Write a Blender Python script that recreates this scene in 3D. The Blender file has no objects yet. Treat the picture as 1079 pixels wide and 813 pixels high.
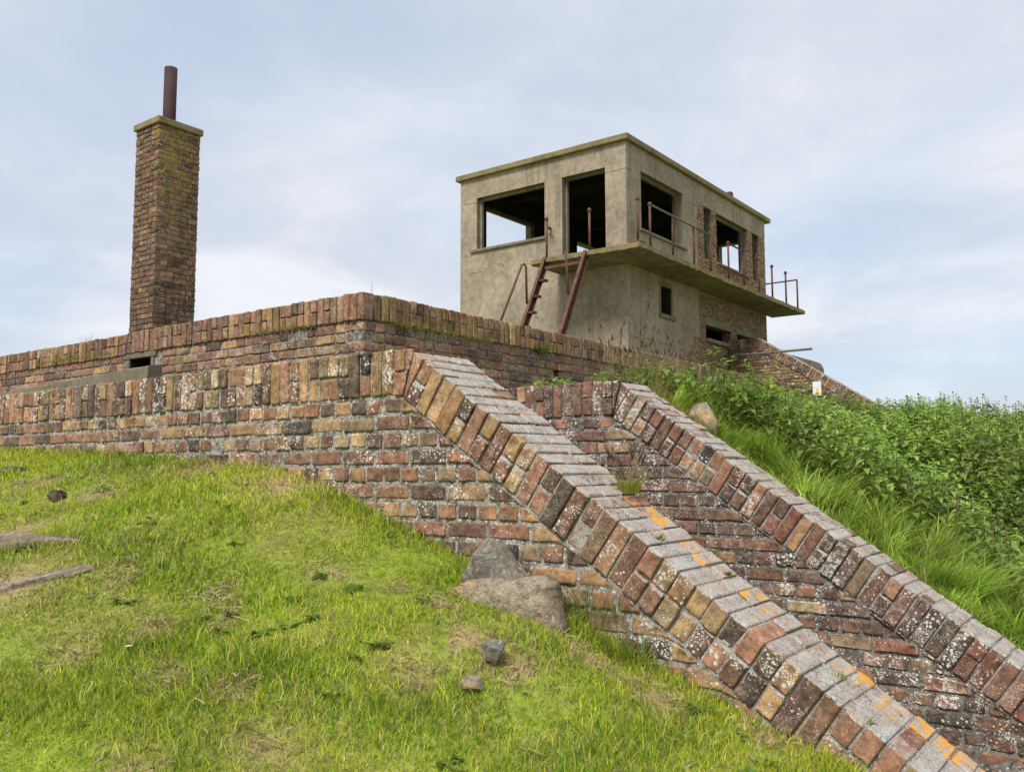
import bpy, math, numpy as np
from mathutils import Vector

RNG = np.random.default_rng(7)
R = math.radians
SC = bpy.context.scene
COL = SC.collection
V3 = lambda *a: np.array(a, float)

# ------------------------------------------------------------------ mesh builder
class MB:
    """collects vertices, faces, per-vertex colour and growth masks; build() links ONE mesh object"""
    def __init__(self):
        self.v = []; self.q = []; self.t = []; self.qm = []; self.tm = []
        self.c = []; self.m = []; self.n = 0
    def add(self, v, q=None, t=None, col=(.5, .5, .5), mask=(0, 0, 0), mat=0):
        v = np.asarray(v, float).reshape(-1, 3); k = len(v)
        if q is not None and len(q):
            q = np.asarray(q, np.int64).reshape(-1, 4); self.q.append(q + self.n); self.qm.append(np.full(len(q), mat))
        if t is not None and len(t):
            t = np.asarray(t, np.int64).reshape(-1, 3); self.t.append(t + self.n); self.tm.append(np.full(len(t), mat))
        self.v.append(v)
        col = np.asarray(col, float); mask = np.asarray(mask, float)
        self.c.append(np.broadcast_to(col, (k, 3)) if col.ndim == 1 else col)
        self.m.append(np.broadcast_to(mask, (k, 3)) if mask.ndim == 1 else mask)
        self.n += k
    def box(self, a, b, **kw):
        a = np.minimum(a, b), np.maximum(a, b); lo, hi = a
        v = np.array([[(lo, hi)[i][0], (lo, hi)[j][1], (lo, hi)[k][2]] for i in (0, 1) for j in (0, 1) for k in (0, 1)])
        self.add(v, q=[(0, 1, 3, 2), (4, 6, 7, 5), (0, 4, 5, 1), (2, 3, 7, 6), (0, 2, 6, 4), (1, 5, 7, 3)], **kw)
    def tube(self, pts, r, n=10, cap=True, **kw):
        pts = [np.array(p, float) for p in pts]; rings = []
        for i, p in enumerate(pts):
            d = pts[min(i + 1, len(pts) - 1)] - pts[max(i - 1, 0)]; d /= np.linalg.norm(d)
            a = np.cross(d, (0, 0, 1) if abs(d[2]) < .9 else (1, 0, 0)); a /= np.linalg.norm(a); b = np.cross(d, a)
            th = np.arange(n) * 2 * np.pi / n
            rr = r[i] if hasattr(r, '__len__') else r
            rings.append(p + rr * (np.cos(th)[:, None] * a + np.sin(th)[:, None] * b))
        v = np.concatenate(rings); q = []
        for i in range(len(pts) - 1):
            for k in range(n):
                q.append((i * n + k, i * n + (k + 1) % n, (i + 1) * n + (k + 1) % n, (i + 1) * n + k))
        t = []
        if cap:
            v = np.concatenate([v, [pts[0], pts[-1]]]); c0 = len(v) - 2
            for k in range(n):
                t.append((c0, (k + 1) % n, k)); t.append((c0 + 1, (len(pts) - 1) * n + k, (len(pts) - 1) * n + (k + 1) % n))
        self.add(v, q=q, t=t, **kw)
    def prism(self, prof, y0, y1, axis='y', **kw):
        """outline of (a, z) points pushed from y0 to y1 along the other axis"""
        n = len(prof)
        f = (lambda a, z, y: (a, y, z)) if axis == 'y' else (lambda a, z, y: (y, a, z))
        v = [f(a, z, y0) for a, z in prof] + [f(a, z, y1) for a, z in prof]
        q = [(i, (i + 1) % n, n + (i + 1) % n, n + i) for i in range(n)]
        self.add(v, q=q, **kw)
        from mathutils.geometry import tessellate_polygon
        tr = tessellate_polygon([[Vector((a, z, 0)) for a, z in prof]])
        self.add(v, t=[tuple(x) for x in tr] + [tuple(n + i for i in x) for x in tr], **kw)
    def build(self, name, mats, parent=None, smooth=True, origin=None, bevel=0):
        v = np.concatenate(self.v)
        base = np.zeros(3)
        p_ = parent
        while p_ is not None: base = base + np.array(p_.location); p_ = p_.parent
        if parent is None and origin is not None: base = np.array(origin, float)
        v = v - base
        me = bpy.data.meshes.new(name)
        q = np.concatenate(self.q) if self.q else np.zeros((0, 4), np.int64)
        t = np.concatenate(self.t) if self.t else np.zeros((0, 3), np.int64)
        me.vertices.add(len(v)); me.vertices.foreach_set('co', v.ravel())
        loops = np.concatenate([q.ravel(), t.ravel()]).astype(np.int32)
        me.loops.add(len(loops)); me.loops.foreach_set('vertex_index', loops)
        npoly = len(q) + len(t); me.polygons.add(npoly)
        st = np.concatenate([np.arange(len(q)) * 4, len(q) * 4 + np.arange(len(t)) * 3]).astype(np.int32)
        me.polygons.foreach_set('loop_start', st)
        mi = np.concatenate(self.qm + self.tm).astype(np.int32)
        if not isinstance(mats, (list, tuple)): mats = [mats]
        for m in mats: me.materials.append(m)
        me.polygons.foreach_set('material_index', mi)
        me.polygons.foreach_set('use_smooth', np.full(npoly, smooth))
        a = me.attributes.new('Tint', 'FLOAT_COLOR', 'POINT')
        a.data.foreach_set('color', np.concatenate([np.concatenate(self.c), np.ones((len(v), 1))], 1).ravel().astype(np.float32))
        a = me.attributes.new('Growth', 'FLOAT_COLOR', 'POINT')
        a.data.foreach_set('color', np.concatenate([np.concatenate(self.m), np.ones((len(v), 1))], 1).ravel().astype(np.float32))
        me.update(calc_edges=True); me.validate()
        o = bpy.data.objects.new(name, me); COL.objects.link(o)
        if parent is not None: o.parent = parent
        else: o.location = base
        if bevel:
            b = o.modifiers.new('edge', 'BEVEL'); b.width = bevel; b.segments = 2; b.limit_method = 'ANGLE'; b.angle_limit = R(40)
        return o

def tag(o, label=None, cat=None, group=None, kind=None):
    if label: o['label'] = label
    if cat: o['category'] = cat
    if group: o['group'] = group
    if kind: o['kind'] = kind
    return o
def thing(name, loc, label, cat, group=None, kind=None):
    o = bpy.data.objects.new(name, None); COL.objects.link(o); o.location = loc; o.empty_display_size = .2
    bpy.context.view_layer.update()
    return tag(o, label, cat, group, kind)

# ------------------------------------------------------------------ materials
class NT:
    def __init__(self, name):
        self.m = bpy.data.materials.new(name); self.m.use_nodes = True
        self.t = self.m.node_tree; self.t.nodes.clear()
        self.out = self.n('ShaderNodeOutputMaterial'); self.tc = self.n('ShaderNodeTexCoord')
    def n(self, typ, **kw):
        x = self.t.nodes.new(typ)
        for k, v in kw.items(): setattr(x, k, v)
        return x
    def l(self, a, b): self.t.links.new(a, b)
    def attr(self, name): return self.n('ShaderNodeAttribute', attribute_name=name)
    def sep(self, c):
        s = self.n('ShaderNodeSeparateColor'); self.l(c, s.inputs[0]); return s.outputs
    def mapping(self, scale=(1, 1, 1)):
        mp = self.n('ShaderNodeMapping'); mp.inputs['Scale'].default_value = scale; self.l(self.tc.outputs['Object'], mp.inputs[0]); return mp.outputs[0]
    def noise(self, scale, detail=4, rough=.6, vec=None, dist=0):
        x = self.n('ShaderNodeTexNoise'); x.inputs['Scale'].default_value = scale; x.inputs['Detail'].default_value = detail
        x.inputs['Roughness'].default_value = rough; x.inputs['Distortion'].default_value = dist
        self.l(vec if vec is not None else self.tc.outputs['Object'], x.inputs['Vector']); return x.outputs['Fac']
    def voro(self, scale, feat='F1', vec=None):
        x = self.n('ShaderNodeTexVoronoi', feature=feat); x.inputs['Scale'].default_value = scale
        self.l(vec if vec is not None else self.tc.outputs['Object'], x.inputs['Vector']); return x
    def ss(self, f, a, b, lo=0., hi=1.):
        x = self.n('ShaderNodeMapRange', interpolation_type='SMOOTHSTEP')
        for i, w in zip((1, 2, 3, 4), (a, b, lo, hi)):
            if isinstance(w, (int, float)): x.inputs[i].default_value = w
            else: self.l(w, x.inputs[i])
        self.l(f, x.inputs[0]); return x.outputs[0]
    def math(self, op, a, b=0.):
        x = self.n('ShaderNodeMath', operation=op)
        for i, w in enumerate((a, b)):
            if isinstance(w, (int, float)): x.inputs[i].default_value = w
            else: self.l(w, x.inputs[i])
        return x.outputs[0]
    def mix(self, f, a, b, blend='MIX'):
        x = self.n('ShaderNodeMix', data_type='RGBA', blend_type=blend)
        for i, w in ((0, f), (6, a), (7, b)):
            if isinstance(w, (int, float)): x.inputs[i].default_value = w
            elif isinstance(w, tuple): x.inputs[i].default_value = (*w, 1)
            else: self.l(w, x.inputs[i])
        return x.outputs[2]
    def vary(self, col, f, lo, hi):
        """multiply a colour by lo..hi following f"""
        g = self.ss(f, .25, .75, lo, hi); x = self.n('ShaderNodeVectorMath', operation='SCALE')
        if isinstance(col, tuple):
            c = self.n('ShaderNodeRGB'); c.outputs[0].default_value = (*col, 1); col = c.outputs[0]
        self.l(col, x.inputs[0]); self.l(g, x.inputs['Scale']); return x.outputs[0]
    def finish(self, col, rough=.9, bump=None, strength=.5, dist=.01, spec=.25, trans=None, metal=0):
        p = self.n('ShaderNodeBsdfPrincipled')
        if isinstance(col, tuple): p.inputs['Base Color'].default_value = (*col, 1)
        else: self.l(col, p.inputs['Base Color'])
        p.inputs['Roughness'].default_value = rough; p.inputs['Specular IOR Level'].default_value = spec; p.inputs['Metallic'].default_value = metal
        if bump is not None:
            b = self.n('ShaderNodeBump'); b.inputs['Strength'].default_value = strength; b.inputs['Distance'].default_value = dist
            self.l(bump, b.inputs['Height']); self.l(b.outputs[0], p.inputs['Normal'])
        if trans is not None:
            tr = self.n('ShaderNodeBsdfTranslucent'); self.l(trans if not isinstance(trans, tuple) else col, tr.inputs[0])
            mx = self.n('ShaderNodeMixShader'); mx.inputs[0].default_value = .4
            self.l(p.outputs[0], mx.inputs[1]); self.l(tr.outputs[0], mx.inputs[2]); self.l(mx.outputs[0], self.out.inputs[0])
        else: self.l(p.outputs[0], self.out.inputs[0])
        return self.m

def lichen_layers(k, col, g, white=(.70, .69, .64), wscale=1., rag=.55):
    """white crusts, orange crusts and moss that grow on a surface, driven by the Growth attribute"""
    lich, orange, moss = g[0], g[1], g[2]
    patch = k.noise(9 * wscale, 3, .6); fine = k.noise(70 * wscale, 5, .7)
    vo = k.voro(46 * wscale); vo2 = k.voro(125 * wscale)
    # round spots whose size follows a larger patchiness
    size = k.math('MULTIPLY', k.math('MULTIPLY', k.ss(patch, .30, .62), lich), .44)
    ragged = k.math('MULTIPLY', k.math('SUBTRACT', fine, .5), rag)
    d1 = k.math('ADD', vo.outputs['Distance'], ragged)
    s1 = k.ss(d1, k.math('SUBTRACT', size, .05), size, 1., 0.)
    d2 = k.math('ADD', vo2.outputs['Distance'], k.math('MULTIPLY', ragged, .35))
    size2 = k.math('MULTIPLY', k.math('MULTIPLY', k.ss(k.noise(14 * wscale, 2), .40, .60), lich), .50)
    s2 = k.ss(d2, k.math('SUBTRACT', size2, .04), size2, 1., 0.)
    f = k.math('MULTIPLY', k.math('MAXIMUM', s1, s2), k.ss(fine, .25, .5, .55, 1.))
    f = k.math('MULTIPLY', f, k.ss(lich, .02, .12))
    cr = k.math('ADD', k.math('MULTIPLY', k.math('SUBTRACT', lich, 1.25), .55), k.math('ADD', k.math('MULTIPLY', patch, .5), k.math('MULTIPLY', k.noise(48 * wscale, 6, .75), .9)))
    cr = k.math('MULTIPLY', k.math('MULTIPLY', k.ss(cr, .62, .74), k.ss(lich, 1.05, 1.3)), k.ss(k.noise(120 * wscale, 4, .7), .26, .42, .35, 1.))
    f = k.math('MAXIMUM', f, cr)
    grain = k.noise(165 * wscale, 5, .75); blot = k.noise(17 * wscale, 5, .7); vein = k.voro(52 * wscale, 'DISTANCE_TO_EDGE')
    crust = k.mix(k.ss(grain, .34, .62), (.19, .165, .145), (.50, .475, .43))
    crust = k.mix(k.ss(blot, .46, .58, 0., .8), crust, k.mix(grain, (.25, .17, .13), (.46, .34, .26)))
    crust = k.mix(k.ss(k.noise(9 * wscale, 4, .65), .55, .66, 0., .6), crust, (.42, .44, .42))
    crust = k.mix(k.math('MULTIPLY', k.ss(vein.outputs['Distance'], .015, .06, .8, 0.), k.ss(k.noise(13 * wscale, 3), .44, .6)), crust, (.07, .058, .048))
    crust = k.mix(k.ss(grain, .60, .68, 0., .75), crust, (.64, .63, .59))
    col = k.mix(f, col, k.mix(k.ss(lich, 1.0, 1.25), k.mix(k.noise(30 * wscale, 3), tuple(c * .72 for c in white), white), crust))
    om = k.math('MULTIPLY', k.ss(orange, .05, .4), k.ss(k.math('ADD', k.math('ADD', k.math('MULTIPLY', k.noise(16 * wscale, 4, .6), .62), k.math('MULTIPLY', k.noise(85 * wscale, 5, .7), .38)), k.math('MULTIPLY', orange, .075)), .555, .60))
    col = k.mix(k.math('MULTIPLY', om, .92), col, k.mix(fine, (.62, .22, .015), (.70, .36, .03)))
    mm = k.math('MULTIPLY', moss, k.ss(k.noise(12 * wscale, 5, .7), .38, .6))
    col = k.mix(k.math('MULTIPLY', mm, .85), col, k.mix(fine, (.15, .115, .025), (.40, .285, .055)))
    return col, f

def mat_brick(name='weathered_brick', wscale=1., contrast=1.):
    k = NT(name); c = k.attr('Tint').outputs['Color']; g = k.sep(k.attr('Growth').outputs['Color'])
    n1 = k.noise(28 * wscale, 6, .65); n2 = k.noise(140 * wscale, 4, .7); n3 = k.noise(11, 3, .6)
    col = k.vary(c, n1, 1 - .5 * contrast, 1 + .55 * contrast); col = k.mix(k.ss(k.noise(15 * wscale, 5, .65), .50, .66, 0., .45), col, (.30, .21, .135)); col = k.vary(col, n2, .72, 1.25)
    # sooty / weathered skins in irregular blotches, pits
    col = k.mix(k.ss(n3, .56, .74, 0., .55), col, (.075, .058, .05))
    col = k.mix(k.ss(k.noise(46 * wscale, 5, .7), .60, .70, 0., .5), col, (.36, .27, .19))
    # rust-orange and dusty blotches, fine pale flecks
    col = k.mix(k.ss(k.noise(19 * wscale, 5, .65), .55, .70, 0., .4), col, (.33, .17, .065))
    fl = k.math('MULTIPLY', k.ss(k.noise(130 * wscale, 3, .65), .59, .64), k.ss(k.noise(7, 4, .6), .40, .62, .1, 1.))
    col = k.mix(k.math('MULTIPLY', fl, .9), col, (.52, .49, .42))
    pit = k.ss(k.noise(210 * wscale, 3, .6), .64, .72)
    col = k.mix(k.math('MULTIPLY', pit, .75), col, (.03, .025, .022))
    col, f = lichen_layers(k, col, g, wscale=wscale)
    h = k.math('ADD', k.math('MULTIPLY', n1, .6), k.math('MULTIPLY', n2, .5))
    h = k.math('SUBTRACT', k.math('ADD', h, k.math('MULTIPLY', f, .12)), k.math('MULTIPLY', pit, .35))
    return k.finish(col, .92, h, .55, .012, .2)

def mat_mortar(name='old_mortar', base=(.34, .315, .265), wscale=1.):
    k = NT(name); g = k.sep(k.attr('Growth').outputs['Color'])
    n1 = k.noise(16 * wscale, 6, .7); n2 = k.noise(110 * wscale, 4, .7); n3 = k.noise(30 * wscale, 4)
    col = k.vary(base, n1, .5, 1.25); col = k.vary(col, n2, .7, 1.25)
    col = k.mix(k.ss(n3, .45, .60, 0., .8), col, (.06, .052, .042))
    col = k.mix(k.ss(k.noise(120 * wscale, 2), .60, .68, 0., .7), col, (.58, .57, .52))
    col, f = lichen_layers(k, col, g, wscale=wscale)
    return k.finish(col, .95, k.math('ADD', k.math('MULTIPLY', n1, .8), k.math('MULTIPLY', n2, .5)), .9, .012, .15)

def mat_render(name, base, stain=(.10, .085, .055), light=(.38, .335, .25), moss=.0, wscale=1., crack=True, wet=.6, lifts=()):
    """weather-stained cement render or cast concrete, with drips running down it"""
    k = NT(name); g = k.sep(k.attr('Growth').outputs['Color'])
    n1 = k.noise(.9 * wscale, 5, .62); n2 = k.noise(7 * wscale, 6, .7); n3 = k.noise(55 * wscale, 4, .7)
    drip = k.noise(3.2 * wscale, 5, .65, k.mapping((1.6, 1.6, .12)))
    col = k.vary(base, n1, .72, 1.2); col = k.vary(col, n2, .74, 1.2); col = k.vary(col, n3, .82, 1.14)
    col = k.mix(k.ss(drip, .50, .72, 0., wet), col, stain)
    col = k.mix(k.ss(k.noise(2.3 * wscale, 5, .6), .56, .74, 0., .6), col, light)
    col = k.mix(k.ss(k.noise(34 * wscale, 3, .5), .71, .76, 0., .8), col, (.52, .5, .43))
    if crack:
        w = k.n('ShaderNodeVectorMath', operation='ADD'); k.l(k.tc.outputs['Object'], w.inputs[0])
        nz = k.n('ShaderNodeTexNoise'); nz.inputs['Scale'].default_value = 2.2; nz.inputs['Detail'].default_value = 5; k.l(k.tc.outputs['Object'], nz.inputs['Vector'])
        sc = k.n('ShaderNodeVectorMath', operation='SCALE'); sc.inputs['Scale'].default_value = .7; k.l(nz.outputs['Color'], sc.inputs[0]); k.l(sc.outputs[0], w.inputs[1])
        v = k.voro(.55, 'DISTANCE_TO_EDGE', w.outputs[0])
        cr = k.math('MULTIPLY', k.ss(v.outputs['Distance'], .0, .007, .8, 0.), k.ss(k.noise(.8, 2), .5, .6))
        col = k.mix(cr, col, (.035, .03, .024))
    if lifts:
        zz = k.n('ShaderNodeSeparateXYZ'); k.l(k.tc.outputs['Object'], zz.inputs[0]); wob = k.math('MULTIPLY', k.math('SUBTRACT', k.noise(1.4, 5, .65), .5), .16)
        for z_ in lifts:
            ln = k.ss(k.math('ABSOLUTE', k.math('ADD', k.math('SUBTRACT', zz.outputs[2], z_), wob)), .004, .016, .75, 0.)
            col = k.mix(k.math('MULTIPLY', ln, k.ss(k.noise(1.1, 3), .42, .56)), col, (.055, .046, .034))
    col, f = lichen_layers(k, col, g, wscale=.45 * wscale)
    h = k.math('ADD', k.math('MULTIPLY', n2, .8), k.math('MULTIPLY', n3, .6))
    return k.finish(col, .93, h, .45, .02, .18)

def mat_rust(name, a=(.14, .05, .03), b=(.055, .028, .024), c=(.26, .11, .05)):
    k = NT(name); n1 = k.noise(6, 5, .7); n2 = k.noise(40, 4, .7)
    col = k.mix(k.ss(n1, .35, .65), a, b); col = k.mix(k.ss(n2, .55, .72, 0., .8), col, c)
    return k.finish(col, .8, n2, .5, .006, .3)

def mat_rock(name, a=(.30, .24, .16), b=(.17, .15, .12), warm=(.36, .22, .09)):
    k = NT(name); g = k.sep(k.attr('Growth').outputs['Color'])
    n1 = k.noise(7, 6, .65, dist=.6); n2 = k.noise(38, 6, .7); n3 = k.noise(4.5, 4)
    col = k.mix(k.ss(n1, .35, .65), b, a); col = k.mix(k.ss(n3, .48, .68, 0., .8), col, warm); col = k.vary(col, n2, .55, 1.3)
    col, f = lichen_layers(k, col, g, (.56, .56, .50), .5, 1.25)
    return k.finish(col, .92, k.math('ADD', n1, k.math('MULTIPLY', n2, 1.1)), 1., .035, .2)

def mat_leafy(name, var=.25, scale=3., rough=.55, spec=.35, hair=False):
    k = NT(name); c = k.attr('Tint').outputs['Color']
    col = k.vary(c, k.noise(scale, 3), 1 - var, 1 + var)
    return k.finish(col, rough, spec=spec, trans=col)

M = dict(
    brick=mat_brick(), brick_far=mat_brick('far_brick', .6, .8), mortar=mat_mortar(), mortar_dark=mat_mortar('dark_mortar', (.21, .19, .165)),  # mortar_dark: darker tone for the second wing wall
    mortar_far=mat_mortar('chimney_mortar', (.19, .16, .11), .5),
    render=mat_render('cement_render', (.325, .27, .20), stain=(.15, .122, .088), wet=.7, lifts=(2.25, 4.35, 6.25)), concrete=mat_render('cast_concrete', (.21, .185, .13), light=(.30, .27, .20)),
    mossy=mat_render('mossy_concrete', (.20, .172, .105), stain=(.08, .068, .038), light=(.27, .225, .09), crack=False),
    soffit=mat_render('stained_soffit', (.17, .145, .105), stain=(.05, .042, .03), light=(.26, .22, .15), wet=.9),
    inside=mat_render('shade_dark_plaster', (.035, .031, .026), stain=(.012, .011, .01), light=(.06, .052, .042), crack=False),  # indoor shade painted into the plaster colour, also inside vents and slot
    slab=mat_render('lichened_slab', (.19, .175, .135), stain=(.12, .105, .075), light=(.33, .31, .25), wscale=4, crack=False),
    rust=mat_rust('rusty_steel'), pipe=mat_rust('brown_pipe', (.055, .026, .026), (.04, .02, .021), (.085, .035, .028)),
    rustred=mat_rust('red_rust', (.155, .066, .045), (.07, .036, .029), (.27, .15, .10)),
    greysteel=mat_rust('grey_pipe', (.16, .15, .13), (.10, .09, .08), (.20, .14, .09)),
    rock=mat_rock('sandstone', (.56, .45, .31), (.31, .255, .19), (.56, .36, .17)), rock_grey=mat_rock('grey_stone', (.40, .37, .30), (.20, .185, .16), (.36, .28, .16)),
    rock_dark=mat_rock('dark_stone', (.20, .165, .125), (.10, .085, .07), (.24, .16, .09)),
    grass=mat_leafy('grass_blades', .18, 1.2, .5), leaf=mat_leafy('nettle_leaf', .2, 5., .45, .4), dry=mat_leafy('dry_stems', .2, 4., .8, .1),
)
def mat_ground():
    k = NT('turf_soil'); n1 = k.noise(1.3, 5); n2 = k.noise(18, 6, .7)
    col = k.mix(k.ss(n1, .4, .62), (.21, .28, .035), (.27, .25, .08)); col = k.vary(col, n2, .5, 1.3)
    b = k.sep(k.attr('Growth').outputs['Color'])[0]; b = k.ss(k.math('ADD', b, k.math('MULTIPLY', k.math('SUBTRACT', k.noise(16, 5), .5), .9)), .55, 1.0)
    col = k.mix(b, col, k.mix(n2, (.24, .16, .085), (.42, .31, .18)))
    return k.finish(col, .95, n2, .8, .03, .1)
M['ground'] = mat_ground()
def mat_wood():
    k = NT('grey_driftwood'); n = k.noise(8, 6, .7, k.mapping((1, 1, 1)))
    c = k.attr('Tint').outputs['Color']; col = k.vary(c, n, .55, 1.3); col = k.vary(col, k.noise(60, 4), .7, 1.25)
    return k.finish(col, .9, n, .8, .02, .15)
M['wood'] = mat_wood()
def flat(name, c, rough=.5):
    k = NT(name); return k.finish(k.vary(c, k.noise(12, 4), .85, 1.08), rough)
M['white'] = flat('white_paint', (.72, .73, .74)); M['yellow'] = flat('yellow_paint', (.75, .55, .04)); M['black'] = flat('black_paint', (.02, .02, .02))
M['petal'] = flat('daisy_petal', (.8, .8, .78)); M['gold'] = flat('dandelion', (.75, .5, .02))

# ------------------------------------------------------------------ terrain
HWX = [-60, -12, -7.04, -5.1, -4.24, -3.74, -3.36, -3.04, -2.63, -1.98, -1.72, -1.34, -.896, -.5, 0, .5, 1, 3, 12, 60]
HWZ = [.5, .3, .153, .079, .033, -.004, -.102, -.218, -.343, -.577, -.694, -.811, -.956, -1.15, -1.4, -1.62, -1.72, -1.8, -2.2, -4]
def sstep(x, a, b):
    t = np.clip((x - a) / (b - a), 0, 1); return t * t * (3 - 2 * t)
def bumps(x, y):
    return (.022 * np.sin(2.1 * x + 1.3 * y + .5) * np.sin(1.7 * y - .8 * x) + .013 * np.sin(5.3 * x - 2.2 * y) + .011 * np.sin(3.1 * x + 6.1 * y + 1.) + .006 * np.sin(13 * x + 4 * y) * np.sin(11 * y - 3 * x))
def h_lawn(x, y):
    d = np.clip(3.0 - y, 0, 60)
    s = .27 - .15 * sstep(x, -3.2, 0.)
    dd = np.where(d < 5, d, 5 + (d - 5) * .25)
    hump = .15 * np.exp(-((x + 1.80) / .34) ** 2 - ((y - 2.56) / .24) ** 2) + .03 * np.exp(-((x + 2.25) / .2) ** 2 - ((y - 2.6) / .2) ** 2)
    return np.interp(x, HWX, HWZ) - s * dd + hump + bumps(x, y) * sstep(d, 0., .5)
def h_bank(x, y):
    L = np.interp(y, [5.2, 6, 7.5, 9, 12, 16, 24, 60], [.53, .44, .30, .30, .42, .5, .5, -1])
    near = L - .69 * np.maximum(0, x + 2.85)
    far = .79 - .19 * np.maximum(0, x + 4.7) - .45 * np.maximum(0, x + .6) - .10 * np.maximum(0, y - 15.5)
    w = sstep(y, 5.8, 12.)
    h = near * (1 - w) + far * w
    h = np.maximum(h, -2.0 - .02 * np.maximum(0, x) - .01 * np.maximum(0, y - 20))
    return h + bumps(x * 1.3, y * .9) * sstep(y, 5.4, 6.)
def height(x, y):
    x = np.asarray(x, float); y = np.asarray(y, float)
    h = h_lawn(x, y)
    behind = y > 3.2
    trench = behind & (x < .9)
    h = np.where(trench, -1.78, h)
    bank = (y > 5.1) & (x > -4.9)
    h = np.where(bank, h_bank(x, y), h)
    plat = (x <= -4.9) & (y > 4.7)
    up = np.where(y > 16.5, 1.15 - .02 * np.maximum(0, y - 30) - .05 * np.maximum(0, -x - 22), .3)
    h = np.where(plat, up, h)
    mixr = (x > .9) & (y > 3.2) & (y <= 5.1)
    h = np.where(mixr, h_lawn(x, y * 0 + 3.), h)
    return h

# bare, scuffed and strawy places of the lawn: (x, y, radius)
BALD = [(-2.98, 1.82, .08), (-3.04, 1.56, .09), (-2.65, 1.67, .07), (-2.84, 2.03, .06), (-4.39, 2.33, .14), (-3.60, 1.60, .17), (-3.75, 1.45, .15), (-2.05, 2.45, .15), (-2.82, 2.51, .10), (-1.84, 2.45, .12), (-1.5, 2.81, .10), (-1.15, 2.94, .10), (-2.18, 1.7, .1), (-1.74, 2.76, .1), (-4.33, 2.90, .2), (-3.61, 2.88, .22), (-2.29, 2.60, .09), (-2.43, 1.78, .06), (-2.07, 2.22, .07), (-3.34, 1.86, .08), (-2.53, 2.6, .06), (-4.26, 1.92, .15), (-3.01, 2.11, .07), (-2.35, 1.35, .1), (-5.3, 2.5, .15)]
def baldness(x, y):
    b = np.zeros_like(x)
    for cx_, cy_, r_ in BALD: b = np.maximum(b, np.exp(-(((x - cx_) ** 2 + (y - cy_) ** 2) / r_ ** 2)))
    return b

def build_ground():
    def axis(bp):
        out = []
        for a, b, s in bp: out += list(np.arange(a, b - 1e-6, s))
        return np.array(out + [bp[-1][1]])
    X = axis([(-300, -60, 30), (-60, -14, 2), (-14, -9, .5), (-9, -4.95, .09), (-4.95, -4.85, .1), (-4.85, 1.6, .08), (1.6, 6, .4), (6, 40, 2), (40, 300, 26)])
    Y = axis([(-300, -40, 26), (-40, -4, 2), (-4, -.5, .2), (-.5, 3.15, .08), (3.15, 3.25, .1), (3.25, 5.05, .3), (5.05, 5.15, .1), (5.15, 9, .12), (9, 18, .3), (18, 40, 1), (40, 300, 26)])
    xx, yy = np.meshgrid(X, Y); zz = height(xx, yy)
    far = np.hypot(xx, yy); zz = zz - np.clip((far - 35) * .03, 0, 6)
    v = np.stack([xx, yy, zz], -1).reshape(-1, 3); nx = len(X)
    i, j = np.meshgrid(np.arange(nx - 1), np.arange(len(Y) - 1)); a = (j * nx + i).ravel()
    mb = MB(); mb.add(v, q=np.stack([a, a + 1, a + nx + 1, a + nx], 1), mask=np.c_[baldness(v[:, 0], v[:, 1]), np.zeros((len(v), 2))])
    o = mb.build('ground', M['ground']); tag(o, 'grassy hillside sloping down from the brick walls', 'ground', kind='structure')
build_ground()

# ------------------------------------------------------------------ bricks
def srgb(*c):
    c = np.array(c, float) / 255; return np.where(c < .04, c / 12.92, ((c + .055) / 1.055) ** 2.4)
PAL = np.array([srgb(172, 129, 85), srgb(181, 140, 95), srgb(172, 120, 92), srgb(156, 106, 84), srgb(136, 92, 74), srgb(122, 84, 72), srgb(104, 80, 74), srgb(84, 70, 68), srgb(62, 58, 60), srgb(150, 124, 96), srgb(190, 150, 104), srgb(142, 86, 68)])
W_FACE = np.array([16, 13, 10, 11, 13, 11, 9, 7, 4, 11, 6, 4.])
W_DARK = np.array([5, 3, 7, 10, 12, 13, 14, 12, 6, 4, 1, 9.])
W_ROOF = np.array([9, 6, 14, 13, 15, 12, 8, 5, 3, 9, 4, 4.])
W_CHIM = np.array([5, 3, 8, 10, 15, 15, 14, 9, 4, 8, 2, 9.])
W_TOWER = np.array([9, 9, 4, 3, 9, 8, 6, 3, 1, 34, 12, 1.])
SAT = {id(W_FACE): .84, id(W_DARK): .8, id(W_ROOF): .74, id(W_CHIM): .72, id(W_TOWER): .45}
def colours(n, w, gain=1.):
    p = w / w.sum(); mean = p @ PAL
    c = PAL[RNG.choice(len(PAL), n, p=p)]
    c = mean + (c - mean) * SAT[id(w)]
    c = c * .84 + (c @ np.array((.3, .5, .2)))[:, None] * np.array((1.08, 1., .86)) * .16
    return c * RNG.uniform(.60, 1.02, (n, 1)) * RNG.uniform(.95, 1.05, (n, 3)) * np.array((1.02, 1.06, 1.0)) * gain

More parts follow.
